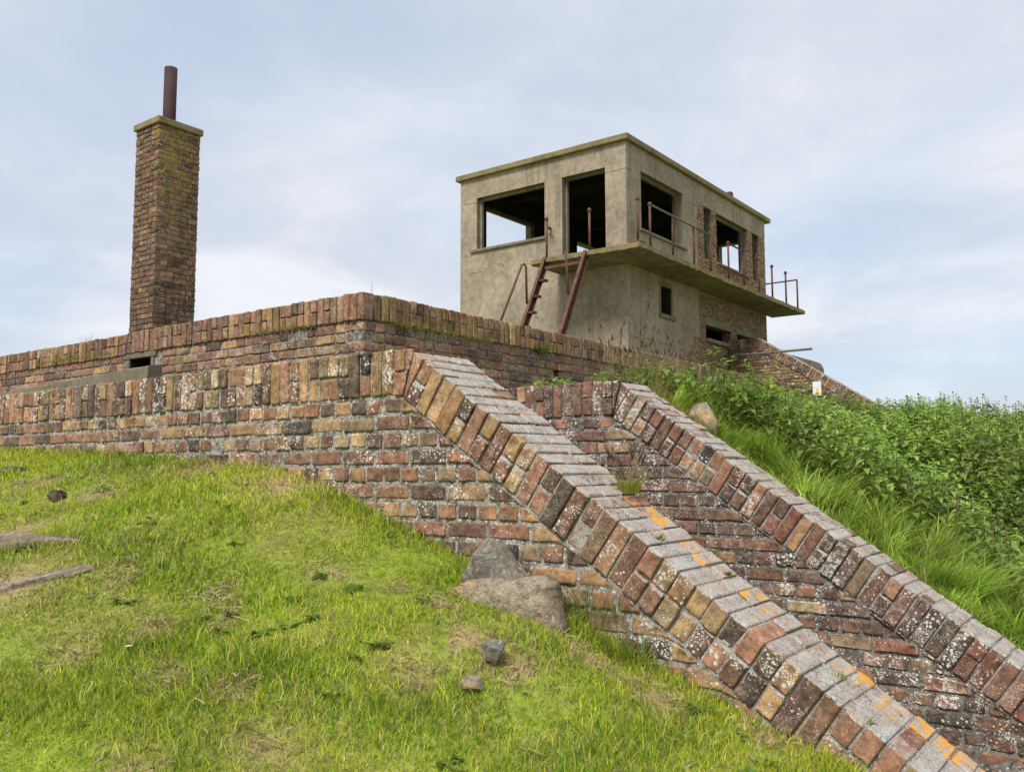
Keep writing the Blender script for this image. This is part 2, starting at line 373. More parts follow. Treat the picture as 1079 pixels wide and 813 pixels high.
def _template():
    nx, ny, nz = 8, 6, 6; idx = {}; ijk = []
    for i in range(nx):
        for j in range(ny):
            for k in range(nz):
                if i in (0, nx - 1) or j in (0, ny - 1) or k in (0, nz - 1): idx[(i, j, k)] = len(ijk); ijk.append((i, j, k))
    q = []
    for k, s in ((0, -1), (nz - 1, 1)):
        for i in range(nx - 1):
            for j in range(ny - 1):
                f = [(i, j, k), (i + 1, j, k), (i + 1, j + 1, k), (i, j + 1, k)]; q.append([idx[x] for x in (f if s > 0 else f[::-1])])
    for j, s in ((0, 1), (ny - 1, -1)):
        for i in range(nx - 1):
            for k in range(nz - 1):
                f = [(i, j, k), (i + 1, j, k), (i + 1, j, k + 1), (i, j, k + 1)]; q.append([idx[x] for x in (f if s > 0 else f[::-1])])
    for i, s in ((0, -1), (nx - 1, 1)):
        for j in range(ny - 1):
            for k in range(nz - 1):
                f = [(i, j, k), (i, j + 1, k), (i, j + 1, k + 1), (i, j, k + 1)]; q.append([idx[x] for x in (f if s > 0 else f[::-1])])
    return np.array(ijk), np.array(q)
T_IJK, T_Q = _template()

class Bricks:
    def __init__(self): self.rows = []
    def put(self, c, s, t, n, w, h, d, col, mask=(0, 0, 0), clamps=(), rough=1., top=None):
        self.rows.append((c, s, t, n, (w, h, d), col, mask, clamps, rough, mask if top is None else top))
    def flush(self, mb, mat=0):
        if not self.rows: return
        B = len(self.rows)
        C, S, T, N = (np.array([r[i] for r in self.rows], float) for i in range(4))
        D = np.array([r[4] for r in self.rows], float); half = D / 2
        rough = np.array([r[8] for r in self.rows], float)
        rad = np.minimum(RNG.uniform(.0035, .0085, B) * rough, half.min(1) * .5)
        def lines(a, inner):
            a = a[:, None]; r = rad[:, None]; g = np.minimum(2.1 * r, a * .55 + r * .45)
            return np.concatenate([-a, -a + r, -a + g] + [a * f for f in inner] + [a - g, a - r, a], 1)
        lx, ly, lz = lines(half[:, 0], (-.25, .25)), lines(half[:, 1], ()), lines(half[:, 2], ())
        P = np.stack([lx[:, T_IJK[:, 0]], ly[:, T_IJK[:, 1]], lz[:, T_IJK[:, 2]]], -1)      # B,K,3
        q = np.clip(P, -(half - rad[:, None])[:, None, :], (half - rad[:, None])[:, None, :])
        dv = P - q; L = np.linalg.norm(dv, axis=-1, keepdims=True); P = q + dv / np.maximum(L, 1e-9) * rad[:, None, None]
        # small turn in the wall's plane and lean out of it
        a = RNG.normal(0, .010, B) * rough; b = RNG.normal(0, .012, B) * rough
        ca, sa = np.cos(a)[:, None], np.sin(a)[:, None]
        x, y = P[..., 0] * ca - P[..., 1] * sa, P[..., 0] * sa + P[..., 1] * ca
        z = P[..., 2] + b[:, None] * y + RNG.normal(0, .0020, B)[:, None] * rough[:, None]
        W = C[:, None] + x[..., None] * S[:, None] + y[..., None] * T[:, None] + z[..., None] * N[:, None]
        # chipped, wobbly outline
        ph = RNG.uniform(0, 6.28, (B, 1, 6)); kx = 6.28 / RNG.uniform(.05, .16, (B, 1, 6))
        wob = np.stack([np.sin(kx[..., 0] * x + ph[..., 0]) + np.sin(kx[..., 1] * y * 1.7 + ph[..., 1]),
                        np.sin(kx[..., 2] * x + ph[..., 2]) + np.sin(kx[..., 3] * y + ph[..., 3]),
                        np.sin(kx[..., 4] * x + ph[..., 4]) + np.sin(kx[..., 5] * y + ph[..., 5])], -1) * .0016 * rough[:, None, None]
        jit = RNG.normal(0, .0012, W.shape) * rough[:, None, None]
        W = W + wob[..., :1] * S[:, None] + wob[..., 1:2] * T[:, None] + wob[..., 2:] * N[:, None] + jit
        keep = np.ones(B, bool)
        for i, r in enumerate(self.rows):
            for nn, dd in r[7]:
                nn = np.array(nn, float); e = W[i] @ nn - dd
                if e.min() > -.012: keep[i] = False
                if e.max() > 0: W[i] -= np.maximum(e, 0)[:, None] * nn
        W = W[keep]; B = len(W); K = len(T_IJK)
        col = np.array([r[5] for r in self.rows], float)[keep]; msk = np.array([r[6] for r in self.rows], float)[keep]
        tmk = np.array([r[9] for r in self.rows], float)[keep]; up_ = (T_IJK[:, 1] >= 4)[None, :, None]
        MK = np.where(up_, tmk[:, None, :], msk[:, None, :])
        Q = (T_Q[None] + (np.arange(B) * K)[:, None, None]).reshape(-1, 4)
        mb.add(W.reshape(-1, 3), q=Q, col=np.repeat(col, K, 0), mask=MK.reshape(-1, 3), mat=mat)

def lay_courses(br, origin, S, N, s0, s1, ztop, zbot, pitch, bond, wts, unit=.225, joint=.011, depth=.10, lich=(.0, .5), clamps=(), skip=None, corner=(0, 0), gain=1., moss=None, rough=1., shift0=0.):
    """courses on a vertical face; corner = (return at s0, return at s1): the face gives up that much on every second course"""
    origin = np.array(origin, float); S = np.array(S, float); N = np.array(N, float); T = V3(0, 0, 1)
    i = 0; z = ztop
    while z - pitch > zbot - pitch * .9:
        zc = z - pitch / 2 - joint * .1; h = pitch - joint
        a = s0 + (corner[0] if i % 2 else 0); b = s1 - (corner[1] if i % 2 else 0)
        s = a; k = 0
        if bond == 'english': head = (i % 2 == 0); s -= (0 if head else unit * .25) + shift0
        while s < b - .03:
            if bond == 'english': w = unit / 2 if head else unit
            elif bond == 'random': w = unit if RNG.random() < .62 else unit / 2
            else: w = unit if (k + i) % 2 else unit / 2
            if k == 0 and bond != 'english' and i % 2: w = unit / 2
            e0, e1 = max(s, a), min(s + w, b)
            if e1 - e0 > .035 and not (skip and skip((e0 + e1) / 2, zc)):
                ww = e1 - e0 - joint * RNG.uniform(.75, 1.35)
                c = origin + S * ((e0 + e1) / 2) + T * (zc + RNG.normal(0, .0014)) - N * (depth / 2 + (RNG.uniform(.002, .006) if RNG.random() < .07 else 0))
                l = RNG.uniform(*lich) * (1 if RNG.random() < .75 else .2)
                mo = moss(e0, zc) if moss else 0
                br.put(c, S, T, N, ww, h * RNG.uniform(.93, 1.03), depth, colours(1, wts, gain)[0], (l, 0, mo), clamps, rough)
            s += w; k += 1
        z -= pitch; i += 1

def lay_soldiers(br, origin, S, N, s0, s1, ztop, height, pitch, wts, depth, lich=(.1, .7), clamps=(), proud=0., moss=None, gain=1., skip=None):
    origin = np.array(origin, float); S = np.array(S, float); N = np.array(N, float); T = V3(0, 0, 1)
    n = max(1, round((s1 - s0) / pitch)); p = (s1 - s0) / n
    for k in range(n):
        s = s0 + (k + .5) * p; off = RNG.normal(0, .003)
        parts = [(0, height)] if RNG.random() < .5 else [(0, height / 2 - .005), (height / 2 + .005, height)]
        for a, b in parts:
            zc = ztop - (a + b) / 2 + off * .6
            if skip and skip(s, zc): continue
            c = origin + S * s + T * zc - N * (depth / 2 - proud - RNG.normal(0, .003))
            br.put(c, S, T, N, p - RNG.uniform(.007, .013), b - a, depth, colours(1, wts, gain)[0], (RNG.uniform(*lich) * (1 if RNG.random() < .7 else .2), 0, moss(s, zc) if moss else 0), clamps)

def lay_cap(br, y0, P0, slope, rows, width, wts, pitch=.0775, top_lich=(1.22, 1.85), face_lich=(.2, 1.), first=-1, clamps=(), height=.215, orange=None):
    """brick-on-edge rows square to a slope falling towards +X; front face looks along -Y"""
    al = math.atan(slope); e = V3(math.cos(al), 0, -math.sin(al)); u = V3(math.sin(al), 0, math.cos(al)); N = V3(0, -1, 0)
    for k in range(first, rows):
        q = (k + .5) * pitch; base = V3(P0[0], y0, P0[1]) + e * q
        lift = RNG.normal(0, .0022); out = RNG.normal(.001, .0045); w = pitch - RNG.uniform(.007, .013)
        stretch = RNG.random() < .5
        if stretch: front, rest = .125, ([.27] if RNG.random() < .25 else [.13, .135])
        else: front, rest = (.215, [.18]) if RNG.random() < .6 else (.25, [.14])
        parts = [(0, height)] if stretch else [(0, height / 2 - .005), (height / 2 + .005, height)]
        og = orange(base, 0) if orange else 0
        for a, b in parts:
            c = base - u * ((a + b) / 2 - lift) + V3(0, front / 2 - out, 0)
            l = RNG.uniform(*face_lich) * (1 if RNG.random() < .72 else .25)
            br.put(c, e, u, N, w, b - a, front - .006, colours(1, wts)[0], (l, 0, 0), clamps, top=(RNG.uniform(*top_lich) if RNG.random() < .93 else .3, og * .5, 0))
        y = front
        for d in rest:
            d2 = min(d, width - y)
            c = base - u * (height / 2 - lift - RNG.normal(0, .0025)) + V3(0, y + d2 / 2 - out * .3, 0)
            o = orange(base, y + d2 / 2) if orange else 0
            br.put(c, e, u, N, w, height, d2 - RNG.uniform(.006, .011), colours(1, wts)[0], (.35, 0, 0), clamps, top=(RNG.uniform(*top_lich) if RNG.random() < .95 else .35, o, 0))
            y += d

def cap_top_skin(mb_cols): pass

# ------------------------------------------------------------------ the two wing walls of the entrance
def wing_wall(name, y0, label, x_left, rows, wts, lich_face, lich_cap, ztop=.571, bend=(-2.83, .557), slope=.69, width=.40, x_end=.75, mortar='mortar', zmin=None, orange=None, skip=None):
    root = thing(name, (bend[0], y0 + width / 2, -1.78), label, 'brick wall')
    al = math.atan(slope); e = V3(math.cos(al), 0, -math.sin(al)); u = V3(math.sin(al), 0, math.cos(al))
    hgt = .215
    Pb = V3(bend[0], 0, bend[1])
    low = V3(bend[0] - .065, 0, bend[1] - .2165)
    md = (Pb - low) / np.linalg.norm(Pb - low); mn = np.array((md[2], 0, -md[0]))       # mitre plane, pointing +X
    dm = mn @ Pb
    dcap = u @ Pb - hgt - .014                                                        # under-side of the sloping cap
    # wall face in English bond, cut off under the cap
    br = Bricks()
    lay_courses(br, (0, y0, 0), (1, 0, 0), (0, -1, 0), x_left, x_end, .347, zmin if zmin else -1.3, .0805, 'english', wts, .229, .016, .11, lich_face, clamps=[(u, dcap)],
                skip=lambda s, z: z < np.interp(s, HWX, HWZ) - .16 if zmin is None else False)
    mb = MB(); br.flush(mb)
    core = .0065
    x_low = x_end
    zs = lambda x, off: (u @ Pb - off - u[0] * x) / u[2]
    prof = [(x_left, .343), (low[0] - .01, .343), (x_low, zs(x_low, hgt + .006)), (x_low, -2.3), (x_left, -2.3)]
    mb.prism(prof, y0 + core, y0 + width - .004, mat=1, mask=(.75, 0, 0))
    mb.build('wall_face', [M['brick'], M[mortar]], root)
    # level soldier course
    br = Bricks()
    lay_soldiers(br, (0, y0, 0), (1, 0, 0), (0, -1, 0), x_left, bend[0] + .02, ztop, .215, .0765, wts, width - .02, lich_cap, clamps=[(mn, dm - .005)], proud=.004)
    mb = MB(); br.flush(mb)
    mb.prism([(x_left, .3435), (low[0] - .012, .3435), (bend[0] - .012, ztop - .018), (x_left, ztop - .018)], y0 + core, y0 + width - .012, mat=1, mask=(.8, 0, 0))
    mb.build('soldier_course', [M['brick'], M[mortar]], root)
    # sloping brick-on-edge cap
    br = Bricks()
    lay_cap(br, y0 - .004, bend, slope, rows, width, wts, clamps=[(-mn, -dm - .005)], face_lich=lich_cap, orange=orange)
    mb = MB(); br.flush(mb)
    xe = bend[0] + rows * .0775 * math.cos(al)
    prof = [(bend[0] + .012, zs(bend[0] + .012, .0065)), (xe, zs(xe, .0065)), (xe, zs(xe, hgt + .0045)), (low[0] + .02, zs(low[0] + .02, hgt + .0045))]
    mb.prism(prof, y0 + core + .0025, y0 + width - .008, mat=1, mask=(1.28, 0, 0))
    mb.build('sloping_coping', [M['brick'], M[mortar]], root)
    return root

def orange_front(b, dy):
    x = b[0]
    p = 0.
    if dy > .27:
        for c, wd in ((-1.66, .13), (-.95, .08), (-.66, .12), (-1.30, .04)): p = max(p, math.exp(-((x - c) / wd) ** 2))
        p = p + .12
    elif dy > .1: p = .10
    return p
wing_wall('wing_wall', 3.0, 'long weathered brick wall nearest the lawn, its sloping top crusted white and orange', -11.5, 58, W_FACE, (.2, .85), (.35, 1.02), orange=orange_front)
wing_wall('wing_wall', 4.9, 'sloping brick wall behind the nearest one, with long grass growing along its back edge', -4.72, 58, W_DARK, (.35, 1.0), (.5, 1.12), zmin=-1.75, mortar='mortar_dark', x_end=.7, width=.33)

# ------------------------------------------------------------------ openings in a wall
def pierced(mb, plane, c0, thick, s0, s1, z0, z1, holes, mat_out=0, mat_in=1, mat_rev=2, cells=None, out=1):
    """wall slab with rectangular openings. plane 'x': face at x=c0 running along y; 'y': face at y=c0 running along x.
    The slab lies on the side c0 - out*thick; holes = (s0,s1,z0,z1)"""
    S = sorted({s0, s1, *[h[0] for h in holes], *[h[1] for h in holes]}); Z = sorted({z0, z1, *[h[2] for h in holes], *[h[3] for h in holes]})
    S = [s for s in S if s0 <= s <= s1]; Z = [z for z in Z if z0 <= z <= z1]
    ci = c0 - out * thick
    pt = (lambda c, s, z: (c, s, z)) if plane == 'x' else (lambda c, s, z: (s, c, z))
    solid = np.ones((len(S) - 1, len(Z) - 1), bool)
    for i in range(len(S) - 1):
        for j in range(len(Z) - 1):
            sm, zm = (S[i] + S[i + 1]) / 2, (Z[j] + Z[j + 1]) / 2
            if any(h[0] < sm < h[1] and h[2] < zm < h[3] for h in holes): solid[i, j] = False
    at = lambda i, j: 0 <= i < len(S) - 1 and 0 <= j < len(Z) - 1 and solid[i, j]
    for i in range(len(S) - 1):
        for j in range(len(Z) - 1):
            if not solid[i, j]: continue
            a, b, c, d = S[i], S[i + 1], Z[j], Z[j + 1]
            mb.add([pt(c0, a, c), pt(c0, b, c), pt(c0, b, d), pt(c0, a, d)], q=[(0, 1, 2, 3)], mat=mat_out)
            mb.add([pt(ci, a, c), pt(ci, b, c), pt(ci, b, d), pt(ci, a, d)], q=[(0, 1, 2, 3)], mat=mat_in)
            for di, dj, (p, r) in ((-1, 0, ((a, c), (a, d))), (1, 0, ((b, c), (b, d))), (0, -1, ((a, c), (b, c))), (0, 1, ((a, d), (b, d)))):
                if not at(i + di, j + dj):
                    edge = not (0 <= i + di < len(S) - 1 and 0 <= j + dj < len(Z) - 1)
                    mb.add([pt(c0, *p), pt(c0, *r), pt(ci, *r), pt(ci, *p)], q=[(0, 1, 2, 3)], mat=mat_out if edge else mat_rev)

# ------------------------------------------------------------------ the brick bunker behind
def moss_under(s, z):
    return .9 * (RNG.random() < .55)
bunk = thing('brick_bunker', (-9.5, 9.5, .3), 'low flat-roofed brick bunker with a soldier-course parapet running back from its near corner', 'bunker')
BX, BY, BT = -4.75, 4.5, 1.315
hole_f = (-7.94, -7.57, .975, 1.058); hole_s = (6.98, 7.12, .90, 1.025)
in_f = lambda s, z: -8.02 < s < -7.50 and .955 < z < 1.112
in_s = lambda s, z: 6.97 < s < 7.13 and .89 < z < 1.04
br = Bricks()
lay_courses(br, (0, BY, 0), (1, 0, 0), (0, -1, 0), -13.5, BX, 1.106, .15, .0765, 'random', W_ROOF, .222, .011, .10, (.25, .8), skip=in_f, corner=(0, .105))
mb = MB(); br.flush(mb)
pierced(mb, 'y', BY + .008, .3, -13.5, BX - .008, -1.8, BT - .02, [hole_f], 1, 2, 2, out=-1)
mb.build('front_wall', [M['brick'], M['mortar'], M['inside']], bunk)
br = Bricks()
lay_courses(br, (BX, 0, 0), (0, 1, 0), (1, 0, 0), BY, 17.2, 1.106, .30, .0765, 'random', W_ROOF, .222, .011, .10, (.25, .7), skip=in_s, corner=(.105, 0))
# the side face keeps the corner on the courses the front face gives up
mb = MB(); br.flush(mb)
pierced(mb, 'x', BX - .008, .288, BY + .312, 17.2, -1.8, BT - .02, [hole_s], 1, 2, 2, out=1)
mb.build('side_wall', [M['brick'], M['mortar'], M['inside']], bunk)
br = Bricks()
hash_moss = RNG.random(400)
mf = lambda s, z: (1.0 if z < 1.24 and (-9.4 < s < -8.1 or -6.2 < s < -5.5) else .05) * hash_moss[int(abs(s) * 8) % 400]
ms = lambda s, z: (.75 if z < 1.24 and s < 8.5 else .12) * hash_moss[int(abs(s) * 7) % 400]
lay_soldiers(br, (0, BY, 0), (1, 0, 0), (0, -1, 0), -13.5, -7.98, BT - .012, .2, .076, W_ROOF, .30, (.1, .5), proud=.014, moss=mf)
lay_soldiers(br, (0, BY, 0), (1, 0, 0), (0, -1, 0), -7.97, BX + .012, BT, .203, .076, W_ROOF, .102, (.1, .5), proud=.016, moss=mf)
lay_soldiers(br, (BX, 0, 0), (0, 1, 0), (1, 0, 0), BY + .092, 17.2, BT, .2, .076, W_ROOF, .26, (.1, .5), proud=.016, moss=ms, gain=1.05)
mb = MB(); br.flush(mb)
mb.box((-13.5, BY + .002, 1.118), (BX - .27, BY + .27, BT - .014), mat=1); mb.box((BX - .2698, BY + .003, 1.118), (BX - .003, 17.2, BT - .014), mat=1)
mb.build('parapet', [M['brick'], M['mortar']], bunk)
mb = MB(); mb.box((-13.5, BY + .3105, .95), (BX - .301, 17.2, 1.10)); mb.build('roof', M['concrete'], bunk, smooth=False)
mb = MB(); mb.box((-8.04, BY - .012, 1.060), (-7.48, BY + .25, 1.110)); mb.build('lintel', M['concrete'], bunk, smooth=False, bevel=.006)
for a_, b_ in ((-7.99, -7.942), (-7.568, -7.52)):
    mb = MB(); mb.box((a_, BY - .006, .955), (b_, BY + .1, 1.059)); mb.build('vent_jamb', M['concrete'], bunk, smooth=False, bevel=.004)

# sloping cement ledge along the foot of the parapet, below the vent
mb = MB()
n = 30; xs = np.linspace(-10.9, -7.40, n); rng = np.random.default_rng(3)
zt = np.interp(xs, [-10.9, -10.4, -7.40], [.84, .862, .950]) + rng.normal(0, .004, n); yf = 4.37 + rng.normal(0, .006, n)
v = []
for i in range(n):
    v += [(xs[i], yf[i], .45), (xs[i], yf[i] - .004, zt[i] - .010), (xs[i], yf[i] + .012, zt[i]), (xs[i], 4.515, zt[i] + .018), (xs[i], 4.515, .45)]
q = [(i * 5 + k, i * 5 + (k + 1) % 5, i * 5 + 5 + (k + 1) % 5, i * 5 + 5 + k) for i in range(n - 1) for k in range(5)]
mb.add(v, q=q, mask=(.45, 0, .3)); e0 = (n - 1) * 5
mb.add([v[e0 + k] for k in range(5)], q=[(0, 1, 2, 3)], t=[(0, 3, 4)], mask=(.35, 0, .1))
mb.build('concrete_ledge', M['slab'], bunk, smooth=False)

# ------------------------------------------------------------------ chimney
CX1, CY0 = -11.456, 6.8; CX0, CY1 = CX1 - .604, CY0 + .675; CT = 4.985
chim = thing('chimney', ((CX0 + CX1) / 2, (CY0 + CY1) / 2, 1.1), 'tall square brick chimney with a mossy cap and a brown flue pipe', 'chimney')
br = Bricks(); cm = lambda s, z: 0
mR = lambda s, z: min(1., max(0, (z - 2.7) / 1.9)) * (1.1 if RNG.random() < .8 else .4)
mF = lambda s, z: min(1., max(0, (z - 3.9) / 1.6)) * .45 * (RNG.random() < .6)
kw = dict(pitch=.0765, bond='random', wts=W_CHIM, unit=.205, joint=.012, depth=.10, lich=(.05, .4), gain=.74, rough=.95)
lay_courses(br, (0, CY0, 0), (1, 0, 0), (0, -1, 0), CX0, CX1, CT, 1.1, corner=(.105, .105), moss=mF, **kw)
lay_courses(br, (0, CY1, 0), (1, 0, 0), (0, 1, 0), CX0, CX1, CT, 1.1, corner=(.105, .105), moss=mF, **kw)
def swap(fn, *a, **k):
    return fn(*a, **k)
b2 = Bricks()
kw2 = dict(kw)
def side_courses(x, N, moss):
    # sides own the corner on the odd courses
    z = CT; i = 0
    while z > 1.15:
        pad = .105 if i % 2 == 0 else 0
        lay_courses(b2, (x, 0, 0), (0, 1, 0), N, CY0 + pad, CY1 - pad, z, z - .0765, moss=moss, **kw2)
        z -= .0765; i += 1
kw2['bond'] = 'random'
def one_course(x, N, moss):
    z = CT; i = 0
    while z > 1.15:
        pad = .105 if i % 2 == 0 else 0.
        s, b = CY0 + pad, CY1 - pad; first = True
        while s < b - .03:
            w = .205 if RNG.random() < .6 else .1025
            e1 = min(s + w, b)
            if b - e1 < .05: e1 = b
            mo = moss(s, z)
            b2.put(V3(x, (s + e1) / 2, z - .038) - np.array(N) * .05, V3(0, 1, 0), V3(0, 0, 1), np.array(N, float), e1 - s - RNG.uniform(.008, .015), .0645, .10, colours(1, W_CHIM, .74)[0], (RNG.uniform(0, .4), 0, mo), (), .95)
            s = e1
        z -= .0765; i += 1
one_course(CX1, (1, 0, 0), mR); one_course(CX0, (-1, 0, 0), mF)
br.rows += b2.rows
mb = MB(); br.flush(mb); mb.box((CX0 + .010, CY0 + .010, 1.05), (CX1 - .010, CY1 - .010, CT - .01), mat=1)
mb.build('shaft', [M['brick_far'], M['mortar_far']], chim)
mb = MB(); o_ = .032
rng = np.random.default_rng(5)
mb.box((CX0 - o_, CY0 - o_, CT + .001), (CX1 + o_, CY1 + o_, CT + .098), mask=(.35, 0, .6))
cx, cy = (CX0 + CX1) / 2, (CY0 + CY1) / 2
mb.add([(CX0 - .018, CY0 - .018, CT + .1), (CX1 + .018, CY0 - .018, CT + .1), (CX1 + .018, CY1 + .018, CT + .1), (CX0 - .018, CY1 + .018, CT + .1), (cx - .12, cy - .12, CT + .165), (cx + .12, cy - .12, CT + .165), (cx + .12, cy + .12, CT + .165), (cx - .12, cy + .12, CT + .165)],
       q=[(0, 1, 5, 4), (1, 2, 6, 5), (2, 3, 7, 6), (3, 0, 4, 7), (4, 5, 6, 7)], mask=(.5, 0, .3))
mb.build('cap', M['concrete'], chim, smooth=False, bevel=.014)
mb = MB(); th = np.linspace(0, 2 * np.pi, 28, endpoint=False); ro, ri = .093, .080; zt_ = 6.0
ring = lambda r, z: np.stack([cx + r * np.cos(th), cy + r * np.sin(th), np.full(28, z)], 1)
v = np.concatenate([ring(ro, CT + .13), ring(ro, zt_), ring(ri, zt_), ring(ri, CT + .17)]); q = [(a * 28 + k, a * 28 + (k + 1) % 28, a * 28 + 28 + (k + 1) % 28, a * 28 + 28 + k) for a in range(3) for k in range(28)]
mb.add(v, q=q); mb.build('flue_pipe', M['pipe'], chim)

# ------------------------------------------------------------------ control tower
XR, XL, YF, YB = -10.16, -15.296, 18.0, 26.80
Z0, ZS, ZSL, ZR = .9, 4.84, 4.95, 7.83
TH = .30
tower = thing('control_tower', ((XR + XL) / 2, (YF + YB) / 2, Z0), 'derelict two-storey concrete and brick lookout tower with empty window openings and a balcony', 'tower')
wF, dF = (-14.725, -12.515, 5.872, 7.278), (-11.985, -10.735, ZSL, 7.286)
wR1 = (18.72, 20.98, 5.83, 7.277); gR1 = (22.295, 22.80, 5.82, 7.262); wR2 = (23.15, 25.37, 5.83, 7.262); gR2 = (25.76, 26.30, 5.82, 7.262)
slot = (19.66, 20.21, 3.885, 4.595); lowA = (22.31, 23.99, 3.58, 3.952); lowB = (24.43, 25.6, 3.40, 3.956)
wL1 = (18.75, 21.0, 5.83, 7.277); wL2 = (23.37, 26.2, 5.83, 7.265); dB = (-11.60, -10.78, 5.0, 7.23)
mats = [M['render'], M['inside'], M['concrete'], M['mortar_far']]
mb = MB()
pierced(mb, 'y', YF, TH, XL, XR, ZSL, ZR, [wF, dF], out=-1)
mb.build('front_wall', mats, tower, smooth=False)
mb = MB()
pierced(mb, 'x', XR, TH, YF + TH, 21.86, ZSL, ZR, [wR1])
pierced(mb, 'x', XR, TH, 21.86, YB, 7.264, ZR, [])
pierced(mb, 'x', XR - .03, TH - .03, 21.861, YB, ZSL, 7.2638, [gR1, wR2, gR2], 3, 1, 3)
br = Bricks()
def sk(s, z): return any(a - .01 < s < b + .01 and c - .02 < z < d for a, b, c, d in (gR1, wR2, gR2))
# brick piers and apron of the side wall, cut at every opening
def zone(y0, y1, zt, zb, dark=1.):
    lay_courses(br, (XR, 0, 0), (0, 1, 0), (1, 0, 0), y0, y1, zt, zb, .077, 'random', W_TOWER, .22, .013, .12, (.0, .7), gain=dark, rough=1.2)
zone(21.865, gR1[0], 7.262, 5.82); zone(gR1[1], wR2[0], 7.262, 5.82); zone(wR2[1], gR2[0], 7.262, 5.82); zone(gR2[1], YB - .005, 7.262, 5.82); zone(21.865, YB - .005, 5.80, ZSL)
br.flush(mb, 4)
mb.build('side_wall', mats + [M['brick_far']], tower, smooth=False)
mb = MB()
pierced(mb, 'x', XL, TH, YF + TH, YB - TH, ZSL, ZR, [wL1, wL2], out=-1)
mb.build('far_side_wall', mats, tower, smooth=False)
mb = MB()
pierced(mb, 'y', YB, TH, XL, XR - TH - .001, ZSL, ZR, [dB], out=1)
mb.build('back_wall', mats, tower, smooth=False)
# lower storey
mb = MB(); br = Bricks()
pierced(mb, 'y', YF, TH, XL, XR, Z0, ZSL - .0005, [], out=-1)
pierced(mb, 'x', XR, TH, YF + TH, 21.86, Z0, ZSL - .0005, [slot], mat_rev=1)
pierced(mb, 'x', XR - .02, TH - .02, 21.861, YB, Z0, ZSL - .0005, [lowA, lowB], 3, 1, 3)
pierced(mb, 'x', XL, TH, YF + TH, YB - TH, Z0, ZSL - .0005, [], out=-1)
pierced(mb, 'y', YB, TH, XL, XR - TH - .001, Z0, ZSL - .0005, [], out=1)
def zone2(y0, y1, zt, zb): lay_courses(br, (XR - .012, 0, 0), (0, 1, 0), (1, 0, 0), y0, y1, zt, zb, .077, 'random', W_TOWER, .22, .013, .10, (.0, .4), gain=.85, rough=1.2)
zone2(21.865, YB - .005, ZS - .01, 4.15); zone2(21.865, lowA[0], 4.14, 3.57); zone2(lowA[1], lowB[0], 4.14, 3.57); zone2(lowB[1], YB - .005, 4.14, 3.57); zone2(21.865, YB - .005, 3.555, 1.6)
br.flush(mb, 4)
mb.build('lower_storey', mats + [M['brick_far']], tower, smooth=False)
# render broken away in a stepped patch over brickwork low on the side wall
br = Bricks()
for i in range(14):
    z = 3.55 - i * .077; y0 = 21.80 - .13 * i + RNG.normal(0, .06)
    if i < 2: y0 = 21.5
    lay_courses(br, (XR + .012, 0, 0), (0, 1, 0), (1, 0, 0), max(y0, 19.6), 21.86, z, z - .077, .077, 'random', W_TOWER, .22, .013, .03, (0, .4), gain=.95, rough=1.2)
mb = MB(); br.flush(mb); mb.build('exposed_brickwork', [M['brick_far']], tower)
# roof slab with an overhanging mossy edge, a vent stub on it
mb = MB(); mb.box((XL - .11, YF - .10, ZR + .001), (XR + .10, YB + .3, ZR + .15), mask=(.25, 0, .42)); rf = mb.build('roof', M['mossy'], tower, smooth=False, bevel=.02)
mb = MB(); mb.box((-10.28, 24.1, ZR + .151), (-10.12, 24.28, ZR + .30)); mb.build('vent_stub', M['rust'], rf, smooth=False)
mb = MB(); mb.box((XL + TH + .003, YF + TH + .003, ZR - .06), (XR - TH - .003, YB - TH - .003, ZR - .002))
for i in range(4): y = 19.6 + i * 1.9; mb.box((XL + TH + .004, y, ZR - .26), (XR - TH - .004, y + .18, ZR - .0605))
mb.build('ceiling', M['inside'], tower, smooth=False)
# balcony slab: down the side and round the front as far as the door
mb = MB()
XO, YO, YE = -9.15, 16.75, 27.36
def ragged(p0, p1, n, amp, rs):
    r = np.random.default_rng(rs); t = np.linspace(0, 1, n)[:, None]; p = np.array(p0) * (1 - t) + np.array(p1) * t
    d = np.array([p1[1] - p0[1], p0[0] - p1[0]]); d = d / np.linalg.norm(d); o = r.normal(0, amp, n); o[[0, -1]] = 0
    return p + o[:, None] * d
out = np.concatenate([ragged((-12.08, YO + .45), (-12.06, YO), 4, .02, 1)[:-1], ragged((-12.06, YO), (XO, YO), 26, .012, 2)[:-1], ragged((XO, YO), (XO, YE), 60, .014, 4)[:-1], [(XO, YE), (XR - .05, YE)]])
inn = [(XR - .05, YB + .001), (XR + .0015, YB + .001), (XR + .0015, YF - .0015), (-12.08, YF - .0015)]
poly = np.concatenate([out, inn]); npz = len(poly)
from mathutils.geometry import tessellate_polygon
tr = [tuple(t) for t in tessellate_polygon([[Vector((x, y, 0)) for x, y in poly]])]
top = np.c_[poly, np.full(npz, ZSL)]; bot = np.c_[poly, np.full(npz, ZS)]
bot[:, 2] += np.random.default_rng(6).normal(0, .008, npz) * (np.arange(npz) < len(out) - 2)
mb.add(np.concatenate([top, bot]), t=tr, q=[(i, (i + 1) % npz, npz + (i + 1) % npz, npz + i) for i in range(npz)], mask=(.3, 0, .5), mat=0)
mb.add(np.concatenate([top, bot]), t=[tuple(npz + i for i in t) for t in tr], mat=1)
balc = mb.build('balcony', [M['mossy'], M['soffit']], tower, smooth=False)
mb = MB(); mb.box((XL + TH + .004, YF + TH + .004, ZS), (XR - TH - .004, YB - TH - .004, ZSL - .001)); mb.build('upper_floor', M['inside'], tower, smooth=False)
